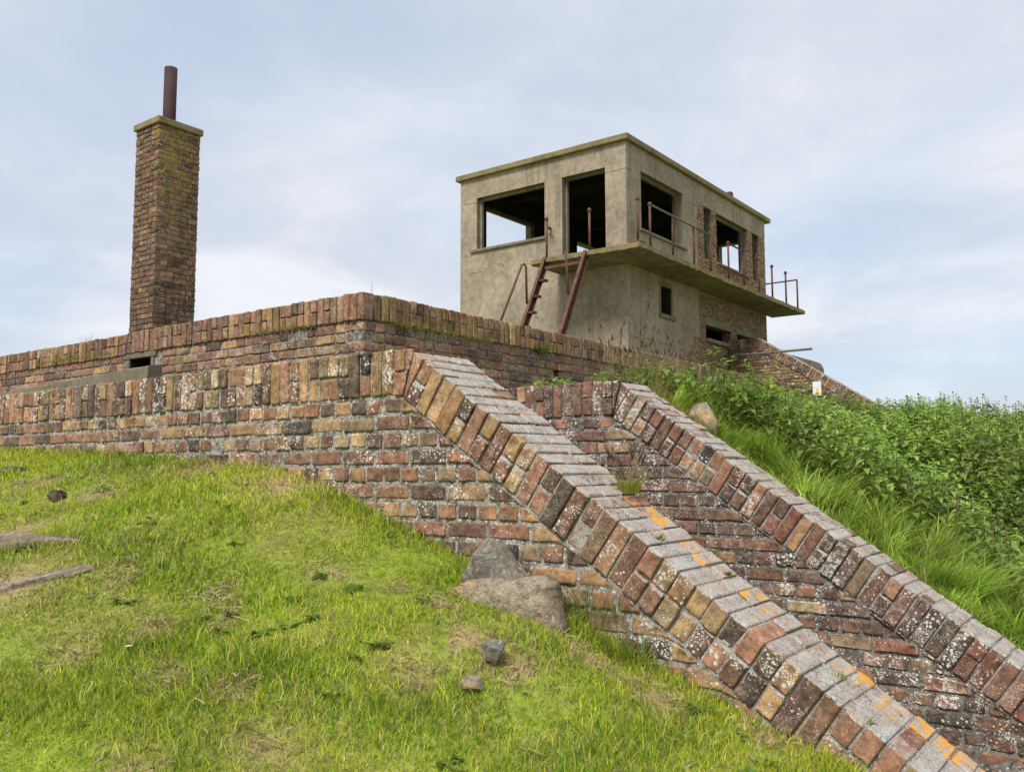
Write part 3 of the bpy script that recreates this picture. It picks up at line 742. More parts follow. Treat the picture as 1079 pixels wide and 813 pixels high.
# sills and lintels
def frame_slot():
    mb = MB()
    for a, b, c, d in ((19.56, 19.655, 3.884, 4.70), (20.215, 20.30, 3.884, 4.70), (19.6551, 20.2149, 4.60, 4.70)): mb.box((XR - .05, a, c), (XR + .012, b, d))
    mb.build('window_frame', M['concrete'], tower, smooth=False)
def sillx(y0, y1, z, name='sill', h=.06, out=.06):
    mb = MB(); mb.box((XR - .2, y0, z - h), (XR + out, y1, z - .001)); mb.build(name, M['concrete'], tower, smooth=False, bevel=.008)
sillx(18.62, 21.15, 5.829); sillx(23.08, 25.42, 5.829); sillx(19.55, 20.40, 3.883, h=.10, out=.07); frame_slot(); sillx(22.26, 23.68, 3.578, h=.10, out=.08)
mb = MB(); mb.box((-14.92, YF - .06, 5.80), (-12.46, YF + .2, 5.871)); mb.build('sill', M['concrete'], tower, smooth=False, bevel=.008)
for a, b, c, d in ((22.20, 24.10, 3.955, 4.14), (24.32, 25.75, 3.958, 4.13)):
    mb = MB(); mb.box((XR - .1, a, c), (XR + .004, b, d)); mb.build('lintel', M['concrete'], tower, smooth=False)
# inner window frames
def frame(plane, c, h, w=.07, d=.08, name='window_frame'):
    mb = MB(); a, b, z0, z1 = h
    bx = (lambda s0, s1, za, zb: mb.box((c - d / 2, s0, za), (c + d / 2, s1, zb))) if plane == 'x' else (lambda s0, s1, za, zb: mb.box((s0, c - d / 2, za), (s1, c + d / 2, zb)))
    bx(a + .002, a + w, z0 + .002, z1 - .002); bx(b - w, b - .002, z0 + .002, z1 - .002); bx(a + w + .001, b - w - .001, z1 - w, z1 - .002)
    return mb.build(name, M['concrete'], tower, smooth=False)
frame('y', YF + .17, wF); frame('x', XR - .17, wR1); frame('x', XR - .18, wR2, .06); frame('x', XL + .2, wL1); frame('y', YF + .2, (dF[0], dF[1], dF[2], dF[3]), .05, name='door_frame')
# handrail standards and what is left of the rails
def post(x, y, top, ball=True, bent=0):
    mb = MB(); mb.tube([(x, y, ZSL - .02), (x, y, ZSL + .03)], [.055, .05], 10); mb.tube([(x, y, ZSL + .02), (x + bent, y, top)], .028, 8)
    if ball:
        mb.tube([(x + bent, y, top - .05), (x + bent, y, top - .02), (x + bent, y, top + .02), (x + bent, y, top + .05)], [.02, .048, .048, .02], 10)
    return mb.build('railing_post', M['rustred'] if y < 24 else M['rust'], balc)
for x, y, t, b in ((-9.27, 16.91, 5.96, 1), (-9.23, 17.41, 5.95, 1), (-9.23, 18.52, 5.93, 0), (-9.23, 19.65, 5.94, 0), (-9.23, 20.6, 5.93, 0), (-9.23, 21.72, 5.95, 1), (-9.23, 22.75, 5.95, 0), (-9.23, 23.84, 5.93, 1), (-9.23, 24.83, 5.90, 1), (-9.23, 25.95, 5.91, 1), (-9.23, 26.95, 5.88, 0), (-11.696, 16.9, 5.92, 1), (-10.512, 16.91, 5.93, 1)): post(x, y, t, b)
def rail(pts, name='handrail', m='greysteel'):
    mb = MB(); mb.tube(pts, .024, 8); return mb.build(name, M[m], balc)
rail([(-9.23, 17.41, 5.945), (-9.23, 18.52, 5.94), (-9.23, 20.62, 5.925)]); rail([(-9.23, 21.72, 5.945), (-9.23, 22.75, 5.935)], m='rust'); rail([(-9.23, 26.95, 5.87), (-11.3, 26.95, 5.86)], m='rust')
mb = MB(); mb.box((-9.42, 16.80, ZSL), (-9.17, 17.10, ZSL + .06)); mb.build('corner_block', M['rustred'], balc, smooth=False, bevel=.015)
mb = MB(); mb.tube([(-12.33, YF + .02, 6.03), (-12.29, YF - .14, 6.04), (-12.25, YF - .16, 5.97)], .022, 6); mb.tube([(-12.36, YF - .13, 6.08), (-12.24, YF - .16, 5.99)], .035, 6); mb.build('iron_bracket', M['rust'], tower)
# steel channel under the balcony edge where the stair hangs
mb = MB(); mb.box((-11.60, YO - .075, 4.66), (-10.60, YO - .03, 4.72)); mb.build('stair_bearer', M['rustred'], tower, smooth=False)

# stair
stair = thing('steel_stair', (-11.1, 15.5, 1.15), 'rusty steel stair stringers with broken handrails below the tower door', 'stair')
def stringer(x, side):
    mb = MB(); d = V3(0, -.46, -.888); n_ = V3(0, -.888, .46); L = 3.9; a = V3(x, YO - .03, 4.97); b = a + d * L; w = .18
    for x0, x1, o0, o1 in ((x - .006, x + .006, 0, w), (x + .0062, x + .075, 0, .012), (x + .0062, x + .075, w - .012, w)):
        v = []
        for p in (a, b):
            for o in (o0, o1):
                for xx in (x0, x1): v.append((xx, *(p - n_ * o)[1:]))
        mb.add(v, q=[(0, 1, 3, 2), (4, 6, 7, 5), (0, 4, 5, 1), (2, 3, 7, 6), (0, 2, 6, 4), (1, 5, 7, 3)])
    return mb.build('stringer', M['rustred'], stair, smooth=False)
stringer(-11.68, 1); stringer(-10.56, -1)
d = V3(0, -.46, -.888); a0 = V3(0, YO - .03, 4.97)
for t, x0, x1 in ((.55, -11.67, -11.45), (1.0, -11.67, -11.5), (1.45, -11.67, -11.48), (1.85, -11.67, -11.52), (2.3, -11.67, -11.45), (2.75, -11.67, -10.57), (3.2, -11.67, -10.57), (3.6, -11.67, -10.57)):
    mb = MB(); p = a0 + d * t; mb.box((x0, p[1] - .02, p[2] - .15), (x1, p[1] + .14, p[2] - .10)); mb.build('tread_stub', M['rust'], stair, smooth=False)
def stair_rail(x, t, top_pts):
    mb = MB(); f = a0 + d * t; f[0] = x; mb.tube([f] + [np.array(p) for p in top_pts], .027, 8); return mb.build('handrail', M['rustred'], stair)
f1 = a0 + d * 1.35
stair_rail(-11.70, 1.35, [(-11.72, f1[1], f1[2] + .86), (-11.73, f1[1] - .05, f1[2] + .92), (-11.75, f1[1] - .12, f1[2] + .88), (-11.78, f1[1] - 1.05, f1[2] - .82)])
stair_rail(-10.60, 1.25, [(-10.66, f1[1] + .05, f1[2] + .95), (-10.70, f1[1] + .10, f1[2] + 1.05), (-10.78, f1[1] + .2, f1[2] + 1.1)])

# ------------------------------------------------------------------ far entrance walls beside the tower
def far_wing(name, y0, label, x_left, bend, x_end, slope, sold, pitch, wts):
    root = thing(name, ((x_left + bend[0]) / 2, y0 + .2, 1.1), label, 'brick wall')
    al = math.atan(slope); u = V3(math.sin(al), 0, math.cos(al)); Pb = V3(bend[0], 0, bend[1])
    low = Pb - V3(math.tan(al / 2) * sold, 0, sold); md = (Pb - low) / np.linalg.norm(Pb - low); mn = np.array((md[2], 0, -md[0])); dm = mn @ Pb
    zs = lambda x, off: (u @ Pb - off - u[0] * x) / u[2]
    br = Bricks(); lay_courses(br, (0, y0, 0), (1, 0, 0), (0, -1, 0), x_left, x_end, bend[1] - sold - .01, 1.2, pitch, 'english', wts, .25, .014, .1, (.1, .9), clamps=[(u, u @ Pb - sold - .014)], rough=1.2)
    mb = MB(); br.flush(mb); mb.prism([(x_left, bend[1] - sold - .012), (low[0] - .02, bend[1] - sold - .012), (x_end, zs(x_end, sold + .01)), (x_end, .9), (x_left, .9)], y0 + .012, y0 + .39, mat=1)
    mb.build('wall_face', [M['brick_far'], M['mortar_far']], root)
    br = Bricks(); lay_soldiers(br, (0, y0, 0), (1, 0, 0), (0, -1, 0), x_left, bend[0] + .02, bend[1], sold, pitch + .005, wts, .38, (.1, .6), clamps=[(mn, dm - .005)], proud=.004)
    mb = MB(); br.flush(mb); mb.prism([(x_left, bend[1] - sold), (low[0] - .015, bend[1] - sold), (bend[0] - .015, bend[1] - .02), (x_left, bend[1] - .02)], y0 + .010, y0 + .37, mat=1); mb.build('soldier_course', [M['brick_far'], M['mortar_far']], root)
    br = Bricks(); lay_cap(br, y0 - .004, bend, slope, int((x_end - bend[0]) / math.cos(al) / (pitch + .005)), .4, wts, pitch=pitch + .005, height=sold, clamps=[(-mn, -dm - .005)])
    mb = MB(); br.flush(mb); mb.prism([(bend[0] + .015, zs(bend[0] + .015, .014)), (x_end, zs(x_end, .014)), (x_end, zs(x_end, sold + .004)), (low[0] + .025, zs(low[0] + .025, sold + .004))], y0 + .010, y0 + .37, mat=1)
    mb.build('sloping_coping', [M['brick_far'], M['mortar_far']], root)
far_wing('wing_wall', 23.7, 'small distant brick wing wall sloping down from the tower side behind a horizontal pipe', -10.13, (-9.27, 3.675), -5.6, .645, .275, .085, W_DARK)
mb = MB(); mb.prism([(-10.13, 3.70), (-9.14, 3.42), (-8.52, 3.20), (-8.40, 3.14), (-8.33, 2.98), (-8.30, .9), (-10.13, .9)], 26.0, 26.4)
o = mb.build('retaining_wall', M['soffit'], None, smooth=False, origin=(-9.2, 26.2, .9), bevel=.03); tag(o, 'brown round-shouldered concrete wall end just behind the distant sloping brick wall', 'wall')
# scaffold pipe on a post
pp = thing('barrier_pipe', (-9.88, 22.8, 1.12), 'long thin grey pipe held level on a short post before the distant sloping wall', 'pipe')
mb = MB(); mb.tube([(-9.90, 22.8, 3.10), (-7.475, 22.8, 3.115)], .032, 10); mb.build('rail', M['greysteel'], pp)
mb = MB(); mb.tube([(-9.87, 22.85, 1.1), (-9.87, 22.85, 3.09)], .03, 8); mb.build('post', M['greysteel'], pp)

# notice
sg = thing('warning_sign', (-4.535, 14.0, .75), 'small white notice board with a yellow warning triangle standing in the nettles', 'sign')
mb = MB(); sx, sy = -4.535, 14.0
mb.box((sx - .065, sy, 1.17), (sx + .065, sy + .012, 1.39)); bd = mb.build('board', M['white'], sg, smooth=False)
mb = MB(); mb.tube([(sx - .03, sy + .025, .6), (sx - .03, sy + .025, 1.49)], .011, 8); mb.tube([(sx + .012, sy + .025, .6), (sx + .012, sy + .025, 1.46)], .008, 8); mb.build('post', M['greysteel'], sg)
mb = MB(); mb.prism([(sx - .03, 1.20), (sx + .042, 1.20), (sx + .008, 1.31)], sy - .004, sy - .001); mb.build('warning_triangle', M['yellow'], bd, smooth=False)

# passage floor between the wing walls
mb = MB(); mb.box((-4.7, 3.41, -1.85), (.85, 4.89, -1.74)); o = mb.build('passage_floor', M['concrete'], smooth=False); tag(o, 'concrete floor of the sunken entrance passage', 'floor', kind='structure')

# ------------------------------------------------------------------ stones and timbers
def ico(n=4):
    import bmesh
    bm = bmesh.new(); bmesh.ops.create_icosphere(bm, subdivisions=n, radius=1); v = np.array([x.co[:] for x in bm.verts]); f = np.array([[q.index for q in p.verts] for p in bm.faces]); bm.free(); return v, f
ICV, ICF = ico(4)
def fbm(p, seed, s=1., octv=4):
    r = np.random.default_rng(seed); o = np.zeros(len(p)); amp = 1.
    for k in range(octv):
        for _ in range(3):
            w = r.normal(0, 1, 3) * s * 2 ** k; o += amp * np.sin(p @ w + r.uniform(0, 6.28)) / 3
        amp *= .5
    return o
def stone(name, loc, size, seed, label, mat, cuts=14, cat='stone', rot=0, lich=.5, tilt=0, group=None, rough=.07):
    r = np.random.default_rng(seed); v = ICV.copy()
    for _ in range(cuts):                                          # split faces: flatten against random planes
        n_ = r.normal(0, 1, 3); n_ /= np.linalg.norm(n_); d_ = r.uniform(.42, .8); e = v @ n_ - d_; v = v - np.maximum(e, 0)[:, None] * n_ * .93
    v = v * (1 + rough * fbm(v, seed + 1, 2.4, 6))[:, None]
    v = v * np.array(size)
    c, s = math.cos(tilt), math.sin(tilt); v = np.stack([v[:, 0] * c + v[:, 2] * s, v[:, 1], -v[:, 0] * s + v[:, 2] * c], 1)
    c, s = math.cos(rot), math.sin(rot); v = np.stack([v[:, 0] * c - v[:, 1] * s, v[:, 0] * s + v[:, 1] * c, v[:, 2]], 1)
    mb = MB(); mb.add(v + np.array(loc), t=ICF, mask=(lich, 0, 0)); o = mb.build(name, mat, None, origin=loc); tag(o, label, cat, group); return o
def outline_stone(name, prof, y0, y1, label, mat, seed, lich=.6, lean=0., moss=0., rough=1., groove=.05):
    """a stone broken to a given outline (x,z), its faces dressed rough, thinner to the edges"""
    prof = np.array(prof); r = np.random.default_rng(seed); N = 110
    seg = np.r_[prof, prof[:1]]; L = np.r_[0, np.cumsum(np.linalg.norm(np.diff(seg, axis=0), axis=1))]
    t = np.linspace(0, L[-1], N, endpoint=False); out = np.stack([np.interp(t, L, seg[:, 0]), np.interp(t, L, seg[:, 1])], 1) + r.normal(0, .0035, (N, 2))
    cen = prof.mean(0); rings = []; ym = (y0 + y1) / 2; tk = min(1., (y1 - y0) / .2)
    spec = [(0.02, y0 + .0), (.18, y0), (.35, y0 - .004), (.5, y0), (.62, y0 + .004), (.73, y0 + .006), (.82, y0 + .010), (.89, y0 + .014), (.95, y0 + .022), (.985, y0 + .036), (1., y0 + .06), (1.0, ym), (.99, y1 - .05), (.9, y1), (.4, y1), (.02, y1)]
    for f, y in spec:
        y = y if y > ym or y == ym else y0 + (y - y0) * tk; y = y1 - (y1 - y) * tk if y > ym else y; p = cen + (out - cen) * f; rings.append(np.c_[p[:, 0], np.full(N, y) + lean * (p[:, 1] - cen[1]), p[:, 1]])
    v = np.concatenate(rings); tk = min(1., (y1 - y0) / .2); nz = fbm(v, seed, 7., 6); rg = np.abs(fbm(v, seed + 2, 5., 4)); v = v + nz[:, None] * np.array([.008, .020, .008]) * rough; v[:, 1] += np.where(rg < .25, (.25 - rg) * groove, 0)
    q = [(a * N + k, a * N + (k + 1) % N, a * N + N + (k + 1) % N, a * N + N + k) for a in range(len(spec) - 1) for k in range(N)]
    mb = MB(); mb.add(v, q=q, mask=(lich, 0, moss)); o = mb.build(name, mat, None, origin=(cen[0], ym, prof[:, 1].min())); tag(o, label, 'stone'); return o
SM1 = (-1.90, 2.41, float(height(-1.90, 2.41)) + .035); SM2 = (-1.90, 2.31, float(height(-1.90, 2.31)) + .012)
outline_stone('boulder', [(-2.44, -.66), (-2.406, -.505), (-2.381, -.468), (-2.331, -.442), (-2.234, -.424), (-2.094, -.418), (-2.04, -.408), (-1.985, -.405), (-1.95, -.431), (-1.922, -.487), (-1.90, -.557), (-1.888, -.62), (-1.888, -.78), (-2.3, -.78)], 2.72, 2.93, 'large flat tan boulder with pale lichen spots lying against the foot of the nearest wall', M['rock'], 11, .62, lean=.10)
mb = MB(); wp = [(-2.41, -.62), (-2.405, -.49), (-2.386, -.41), (-2.362, -.345), (-2.322, -.293), (-2.292, -.281), (-2.262, -.306), (-2.225, -.352), (-2.185, -.392), (-2.15, -.42), (-2.14, -.50), (-2.15, -.62)]
n_ = len(wp); wv = [(x, 2.865 + .02 * math.sin(x * 40), z) for x, z in wp] + [(x * .9 - .228, 2.825 + .015 * math.sin(z * 50), -.46 + (z + .46) * .72) for x, z in wp] + [(x + .012, 2.955, z - .004) for x, z in wp] + [(-2.30, 2.815, -.47)]
mb.add(wv, q=[(i, (i + 1) % n_, n_ + (i + 1) % n_, n_ + i) for i in range(n_)] + [(i, (i + 1) % n_, 2 * n_ + (i + 1) % n_, 2 * n_ + i) for i in range(n_)], t=[(n_ + i, n_ + (i + 1) % n_, 3 * n_) for i in range(n_)], mask=(.6, 0, .15))
o = mb.build('wedge_stone', M['rock_grey'], None, smooth=False, origin=(-2.25, 2.9, -.6), bevel=.006); tag(o, 'pointed grey wedge of stone standing upright behind the large boulder', 'stone')
stone('stone', SM1, (.052, .05, .055), 5, 'small split grey stone poking from the lawn in front of the boulder', M['rock_grey'], 8, rot=.5, lich=.5, rough=.13)
stone('stone', SM2, (.045, .035, .035), 9, 'low brown lump of stone half sunk in the grass just below the split grey one', M['rock'], 8, rot=1.1, lich=.3, rough=.13)
stone('boulder', (-2.52, 5.50, .30), (.14, .15, .15), 17, 'rounded tan stone resting on the second sloping wall beside the nettles', M['rock'], 9, rot=.4, lich=.5, rough=.04)
stone('stone', (-5.92, 2.60, -.01), (.24, .07, .055), 31, 'long low dark stone by the grass close to the wall at far left', M['rock_dark'], 12, rot=.75, lich=.2, tilt=-.1)
stone('stone', (-5.52, 2.47, -.075), (.06, .05, .03), 32, 'small whitish stone beside the long low dark stone', M['rock_grey'], 10, lich=1.3)
stone('stone', (-4.55, 2.22, -.125), (.085, .06, .05), 38, 'squat dark stone alone in the lawn above the two timbers', M['rock_dark'], 16, rot=.3, lich=.4, rough=.13)
def timber(name, a, b, w, h, seed, label, tint):
    a, b = np.array(a, float), np.array(b, float); r = np.random.default_rng(seed); n = 60; d = b - a; L = np.linalg.norm(d); d /= L; s = np.cross(d, (0, 0, 1)); s /= np.linalg.norm(s); u = np.cross(s, d)
    m = 22; th = np.arange(m) * 2 * np.pi / m; V = []
    for i in range(n):
        f = i / (n - 1); sh = np.sign(np.cos(th)) * np.abs(np.cos(th)) ** .45, np.sign(np.sin(th)) * np.abs(np.sin(th)) ** .45
        tp = min(1, .6 + 9 * min(f, 1 - f)) * (1 + .18 * math.sin(f * 9 + seed))
        V.append(a + d * L * f + np.outer(sh[0] * w / 2 * tp, s) + np.outer(sh[1] * h / 2 * tp, u))
    V = np.concatenate(V); al = V @ d
    groove = np.array([np.sin(np.tile(th, n) * 5 + 2 * np.sin(al * 3)), np.sin(np.tile(th, n) * 9 + np.sin(al * 5))]).sum(0)
    V = V + (groove * .0035)[:, None] * u + fbm(V, seed, 6, 6)[:, None] * .012 * u + fbm(V * np.array((1, 1, 1.)), seed + 4, 9, 5)[:, None] * .014 * s + np.random.default_rng(seed).normal(0, .003, (len(V), 1)) * u
    q = [(i * m + k, i * m + (k + 1) % m, i * m + m + (k + 1) % m, i * m + m + k) for i in range(n - 1) for k in range(m)]
    t = [(0, k + 1, k) for k in range(1, m - 1)] + [((n - 1) * m, (n - 1) * m + k, (n - 1) * m + k + 1) for k in range(1, m - 1)]
    gr = np.tile(np.random.default_rng(seed + 9).uniform(.5, 1.3, m), n) * (1 + .25 * np.sin(al * 17 + np.tile(th, n) * 3)); mb = MB(); mb.add(V, q=q, t=t, col=np.array(tint) * gr[:, None]); o = mb.build(name, M['wood'], None, origin=(a + b) / 2); tag(o, label, 'timber'); return o
timber('timber', (-4.45, 1.45, -.352), (-3.70, 1.93, -.288), .13, .06, 3, 'thick weathered grey timber half sunk in the lawn, the upper of two', (.24, .19, .135))
timber('timber', (-3.95, 1.02, -.612), (-3.46, 1.85, -.378), .07, .04, 8, 'thin pale weathered timber lying in the lawn, the lower of two', (.30, .245, .18))

# ------------------------------------------------------------------ grass
def blades(mb, P, H, Wd, lean_dir, bend, col, seg=2, mask=(0, 0, 0), face=None):
    """curved tapering blades; P base points, lean_dir angle, bend = how far the tip leans as a share of its height"""
    n = len(P); th = RNG.uniform(0, 2 * np.pi, n) if face is None else face
    side = np.stack([np.cos(th), np.sin(th), np.zeros(n)], 1); ld = np.stack([np.cos(lean_dir), np.sin(lean_dir), np.zeros(n)], 1)
    V = []
    for k in range(seg + 1):
        f = k / seg
        up = H * (f - .35 * bend * f ** 2); outw = H * bend * f ** 2
        c = P + np.stack([0 * up, 0 * up, up], 1) + ld * outw[:, None]
        w = Wd * (1 - f) ** .7 * .5 if k else Wd * .5 * .8
        if k == seg: V.append(c[:, None])
        else: V.append(np.stack([c - side * w[:, None], c + side * w[:, None]], 1))
    V = np.concatenate(V, 1); K = V.shape[1]; b = (np.arange(n) * K)[:, None]
    Q = [np.concatenate([b + 2 * k, b + 2 * k + 1, b + 2 * k + 3, b + 2 * k + 2], 1) for k in range(seg - 1)]
    Tt = np.concatenate([b + 2 * (seg - 1), b + 2 * (seg - 1) + 1, b + K - 1], 1)
    mb.add(V.reshape(-1, 3), q=np.concatenate(Q) if Q else None, t=Tt, col=np.repeat(col, K, 0), mask=mask)

def leaves(mb, base, d, up, L, W, col, droop):
    """toothless ovate leaves folded along the midrib: base point, outward dir, up normal, length, width"""
    n = len(base); s = np.cross(d, up); s /= np.linalg.norm(s, axis=1)[:, None]
    def pt(f, w, k): return base + d * (L * f)[:, None] + s * (W * w)[:, None] + up * (L * (-droop * f * f) + W * abs(w) * .35 + k * L)[:, None]
    V = np.stack([pt(0, 0, 0), pt(.28, -.5, 0), pt(.28, 0, 0), pt(.28, .5, 0), pt(.66, -.34, 0), pt(.66, 0, 0), pt(.66, .34, 0), pt(1., 0, 0)], 1)
    b = (np.arange(n) * 8)[:, None]
    t = np.concatenate([np.concatenate([b, b + 1, b + 2], 1), np.concatenate([b, b + 2, b + 3], 1), np.concatenate([b + 4, b + 7, b + 5], 1), np.concatenate([b + 5, b + 7, b + 6], 1)])
    q = np.concatenate([np.concatenate([b + 1, b + 4, b + 5, b + 2], 1), np.concatenate([b + 2, b + 5, b + 6, b + 3], 1)])
    mb.add(V.reshape(-1, 3), q=q, t=t, col=np.repeat(col, 8, 0))

def vnoise(x, y, s, seed):
    r = np.random.default_rng(seed); o = 0
    for k in range(7):
        a = r.uniform(0, 6.28); f = s * r.uniform(.5, 2.2); o = o + np.sin((x * math.cos(a) + y * math.sin(a)) * f + r.uniform(0, 6.28))
    return o / 3.2
G_A, G_B, G_C, G_DRY = np.array((.33, .44, .032)), np.array((.55, .57, .048)), np.array((.13, .25, .018)), np.array((.60, .46, .23))
def lawn():
    n = 1400000
    # more blades where the lawn is close
    x = RNG.uniform(-9.5, 1.8, n); y = RNG.uniform(-.6, 3.0, n)
    d = np.hypot(x, y)
    # wedge the photograph and its neighbours look into
    ang = np.arctan2(y, -x); keep = (ang > R(8)) & (d > .9) | (y > 2.2)
    keep &= RNG.random(n) < np.clip((2.6 / d) ** 1.5, 0, 1)
    x, y, d = x[keep], y[keep], d[keep]
    bd = baldness(x, y); vn = vnoise(x, y, 2.2, 3); fine = vnoise(x, y, 8, 5)
    keep = RNG.random(len(x)) > bd * .42; x, y, d, bd, vn, fine = (a[keep] for a in (x, y, d, bd, vn, fine))
    P = np.stack([x, y, height(x, y) - .004], 1); n = len(x)
    wall = np.exp(-((3.0 - y) / .10) ** 2)
    H = RNG.gamma(4, .0072, n) * (1 + .5 * fine + .2 * vn) * (1 - .45 * bd) + wall * RNG.uniform(0, .05, n); H = np.clip(H, .012, .15)
    Wd = RNG.uniform(.0030, .0062, n) * np.clip(d / 3.2, .85, 2.2)
    c = np.where((RNG.random(n) < .45 + .34 * vn)[:, None], G_B, G_A); dk = RNG.random(n) < np.clip(.16 + .22 * fine, 0, 1); c = np.where(dk[:, None], G_C, c)
    dry = RNG.random(n) < np.clip(.045 + .66 * bd + .17 * np.maximum(0, -vn - .15) + .12 * np.maximum(0, vnoise(x, y, 14, 41)), 0, .9); c = np.where(dry[:, None], G_DRY * RNG.uniform(.6, 1.15, (n, 1)), c)
    c = c * RNG.uniform(.72, 1.28, (n, 1))
    mb = MB(); blades(mb, P, H, Wd, RNG.uniform(0, 6.28, n), RNG.uniform(.15, 1.0, n), c, 2)
    # small broad-leaved rosettes and clover among the blades
    nr = 130; rx = RNG.uniform(-5.5, -.3, nr); ry = RNG.uniform(.6, 2.9, nr); rz = height(rx, ry); nl = 8
    az = RNG.uniform(0, 6.28, nr * nl); el_ = RNG.uniform(.15, .8, nr * nl); d_ = np.stack([np.cos(az) * np.cos(el_), np.sin(az) * np.cos(el_), np.sin(el_)], 1); u_ = np.stack([-np.cos(az) * np.sin(el_), -np.sin(az) * np.sin(el_), np.cos(el_)], 1)
    sz = np.repeat(RNG.uniform(.022, .055, nr), nl) * RNG.uniform(.7, 1.2, nr * nl); bs = np.repeat(np.c_[rx, ry, rz], nl, 0) + np.c_[RNG.normal(0, .012, (nr * nl, 2)), RNG.uniform(.0, .018, nr * nl)]
    leaves(mb, bs, d_, u_, sz, sz * RNG.uniform(.3, .6, nr * nl), np.array((.11, .20, .035)) * RNG.uniform(.7, 1.5, (nr * nl, 1)), RNG.uniform(.2, .7, nr * nl))
    o = mb.build('lawn_grass', M['grass']); tag(o, 'short bright green grass of the sloping lawn before the brick wall', 'grass', kind='stuff')
    # loose dry straw lying flat
    m = 1500; k = RNG.integers(0, len(BALD), m); B = np.array(BALD)[k]
    sx = B[:, 0] + RNG.normal(0, .75, m) * B[:, 2]; sy = B[:, 1] + RNG.normal(0, .75, m) * B[:, 2]
    e = 900; sx = np.r_[sx, RNG.uniform(-7, .3, e)]; sy = np.r_[sy, RNG.uniform(.3, 2.98, e)]; ok = sy < 2.97; sx, sy = sx[ok], sy[ok]; m = len(sx)
    a = RNG.uniform(0, 6.28, m); L = RNG.uniform(.015, .06, m) * np.where(RNG.random(m) < .05, 1.9, 1); wv = RNG.uniform(.0012, .0026, m)
    dx, dy = np.cos(a) * L / 2, np.sin(a) * L / 2; z = height(sx, sy) + RNG.uniform(.004, .03, m)
    p0 = np.stack([sx - dx, sy - dy, z + RNG.normal(0, .008, m)], 1); p1 = np.stack([sx + dx, sy + dy, z + RNG.normal(0, .008, m)], 1); pm = (p0 + p1) / 2 + np.c_[RNG.normal(0, .006, (m, 2)), RNG.uniform(0, .01, m)]
    sd = np.stack([-np.sin(a), np.cos(a), RNG.normal(0, .4, m)], 1) * wv[:, None]
    V = np.stack([p0 - sd, p0 + sd, pm - sd, pm + sd, p1 - sd, p1 + sd], 1).reshape(-1, 3); b = (np.arange(m) * 6)[:, None]
    Q = np.concatenate([np.concatenate([b, b + 1, b + 3, b + 2], 1), np.concatenate([b + 2, b + 3, b + 5, b + 4], 1)])
    mb = MB(); mb.add(V, q=Q, col=np.repeat(np.array((.44, .34, .20)) * RNG.uniform(.55, 1.25, (m, 1)), 6, 0))
    o = mb.build('dry_straw', M['dry']); tag(o, 'dead tan straw scattered in thin patches over the lawn', 'straw', kind='stuff')
lawn()

def bank_grass():
    mb = MB()
    # long grass along the back of the second wing wall
    n = 34000; x = RNG.uniform(-2.75, .6, n); y = 5.24 + RNG.gamma(2.2, .36, n)
    keep = (y < 7.2) & (RNG.random(n) < np.clip(1.25 - (y - 5.2) * .42 + .3 * vnoise(x, y, 3, 9), 0, 1)); x, y = x[keep], y[keep]; n = len(x)
    tx_ = RNG.uniform(-2.8, .7, 420); ty_ = RNG.uniform(5.25, 7.3, 420); ci = np.argmin((x[:, None] - tx_) ** 2 + (y[:, None] - ty_) ** 2, 1)
    pull = RNG.uniform(0, .75, n); x = x + (tx_[ci] - x) * pull; y = np.maximum(y + (ty_[ci] - y) * pull, 5.22)
    P = np.stack([x, y, height(x, y) - .01], 1); tuft = RNG.normal(0, 1, 420)[ci]; tld = RNG.normal(0, 1.3, 420)[ci]; tcol = RNG.uniform(.7, 1.45, (420, 1))[ci]
    edge = np.clip((y - 5.24) / .5, .12, 1)
    H = np.clip(RNG.uniform(.10, .36, n) * (1 + .26 * tuft), .05, .5) * edge; c = np.where((RNG.random(n) < .45)[:, None], np.array((.40, .50, .08)), np.array((.20, .33, .04))) * tcol
    c = np.where((RNG.random(n) < .07 + .45 * np.exp(-((y - 5.24) / .12) ** 2))[:, None], np.array((.33, .27, .11)), c) * RNG.uniform(.7, 1.25, (n, 1))
    ld = R(-60) + RNG.normal(0, .9, n) + tld
    blades(mb, P, H, RNG.uniform(.0055, .011, n), ld, RNG.uniform(.25, 1.25, n), c, 5)
    # short yellow-green fringe on the level top
    n = 9000; x = RNG.uniform(-4.72, -2.6, n); y = 5.22 + RNG.gamma(1.6, .22, n); P = np.stack([x, y, height(x, y) - .01], 1); t = vnoise(x, y, 7, 2)
    H = RNG.uniform(.03, .12, n) * (1 + .5 * t); H = np.clip(H, .02, .2); c = np.where((RNG.random(n) < .55)[:, None], np.array((.30, .29, .03)), np.array((.17, .22, .025))) * RNG.uniform(.75, 1.2, (n, 1))
    c = np.where((RNG.random(n) < .15)[:, None], np.array((.42, .27, .09)), c)
    blades(mb, P, H, RNG.uniform(.003, .006, n), RNG.uniform(0, 6.28, n), RNG.uniform(.2, 1., n), c, 3)
    # sparse grass between and behind the nettles
    n = 26000; x = RNG.uniform(-4.7, 1.5, n); y = RNG.uniform(6, 20, n); P = np.stack([x, y, height(x, y) - .01], 1)
    H = RNG.uniform(.15, .42, n); c = np.array((.24, .33, .05)) * RNG.uniform(.5, 1.4, (n, 1)); blades(mb, P, H, RNG.uniform(.005, .011, n), RNG.uniform(0, 6.28, n), RNG.uniform(.3, 1., n), c, 3)
    o = mb.build('long_grass', M['grass']); tag(o, 'long lush grass leaning over the back edge of the second sloping wall', 'grass', kind='stuff')
bank_grass()

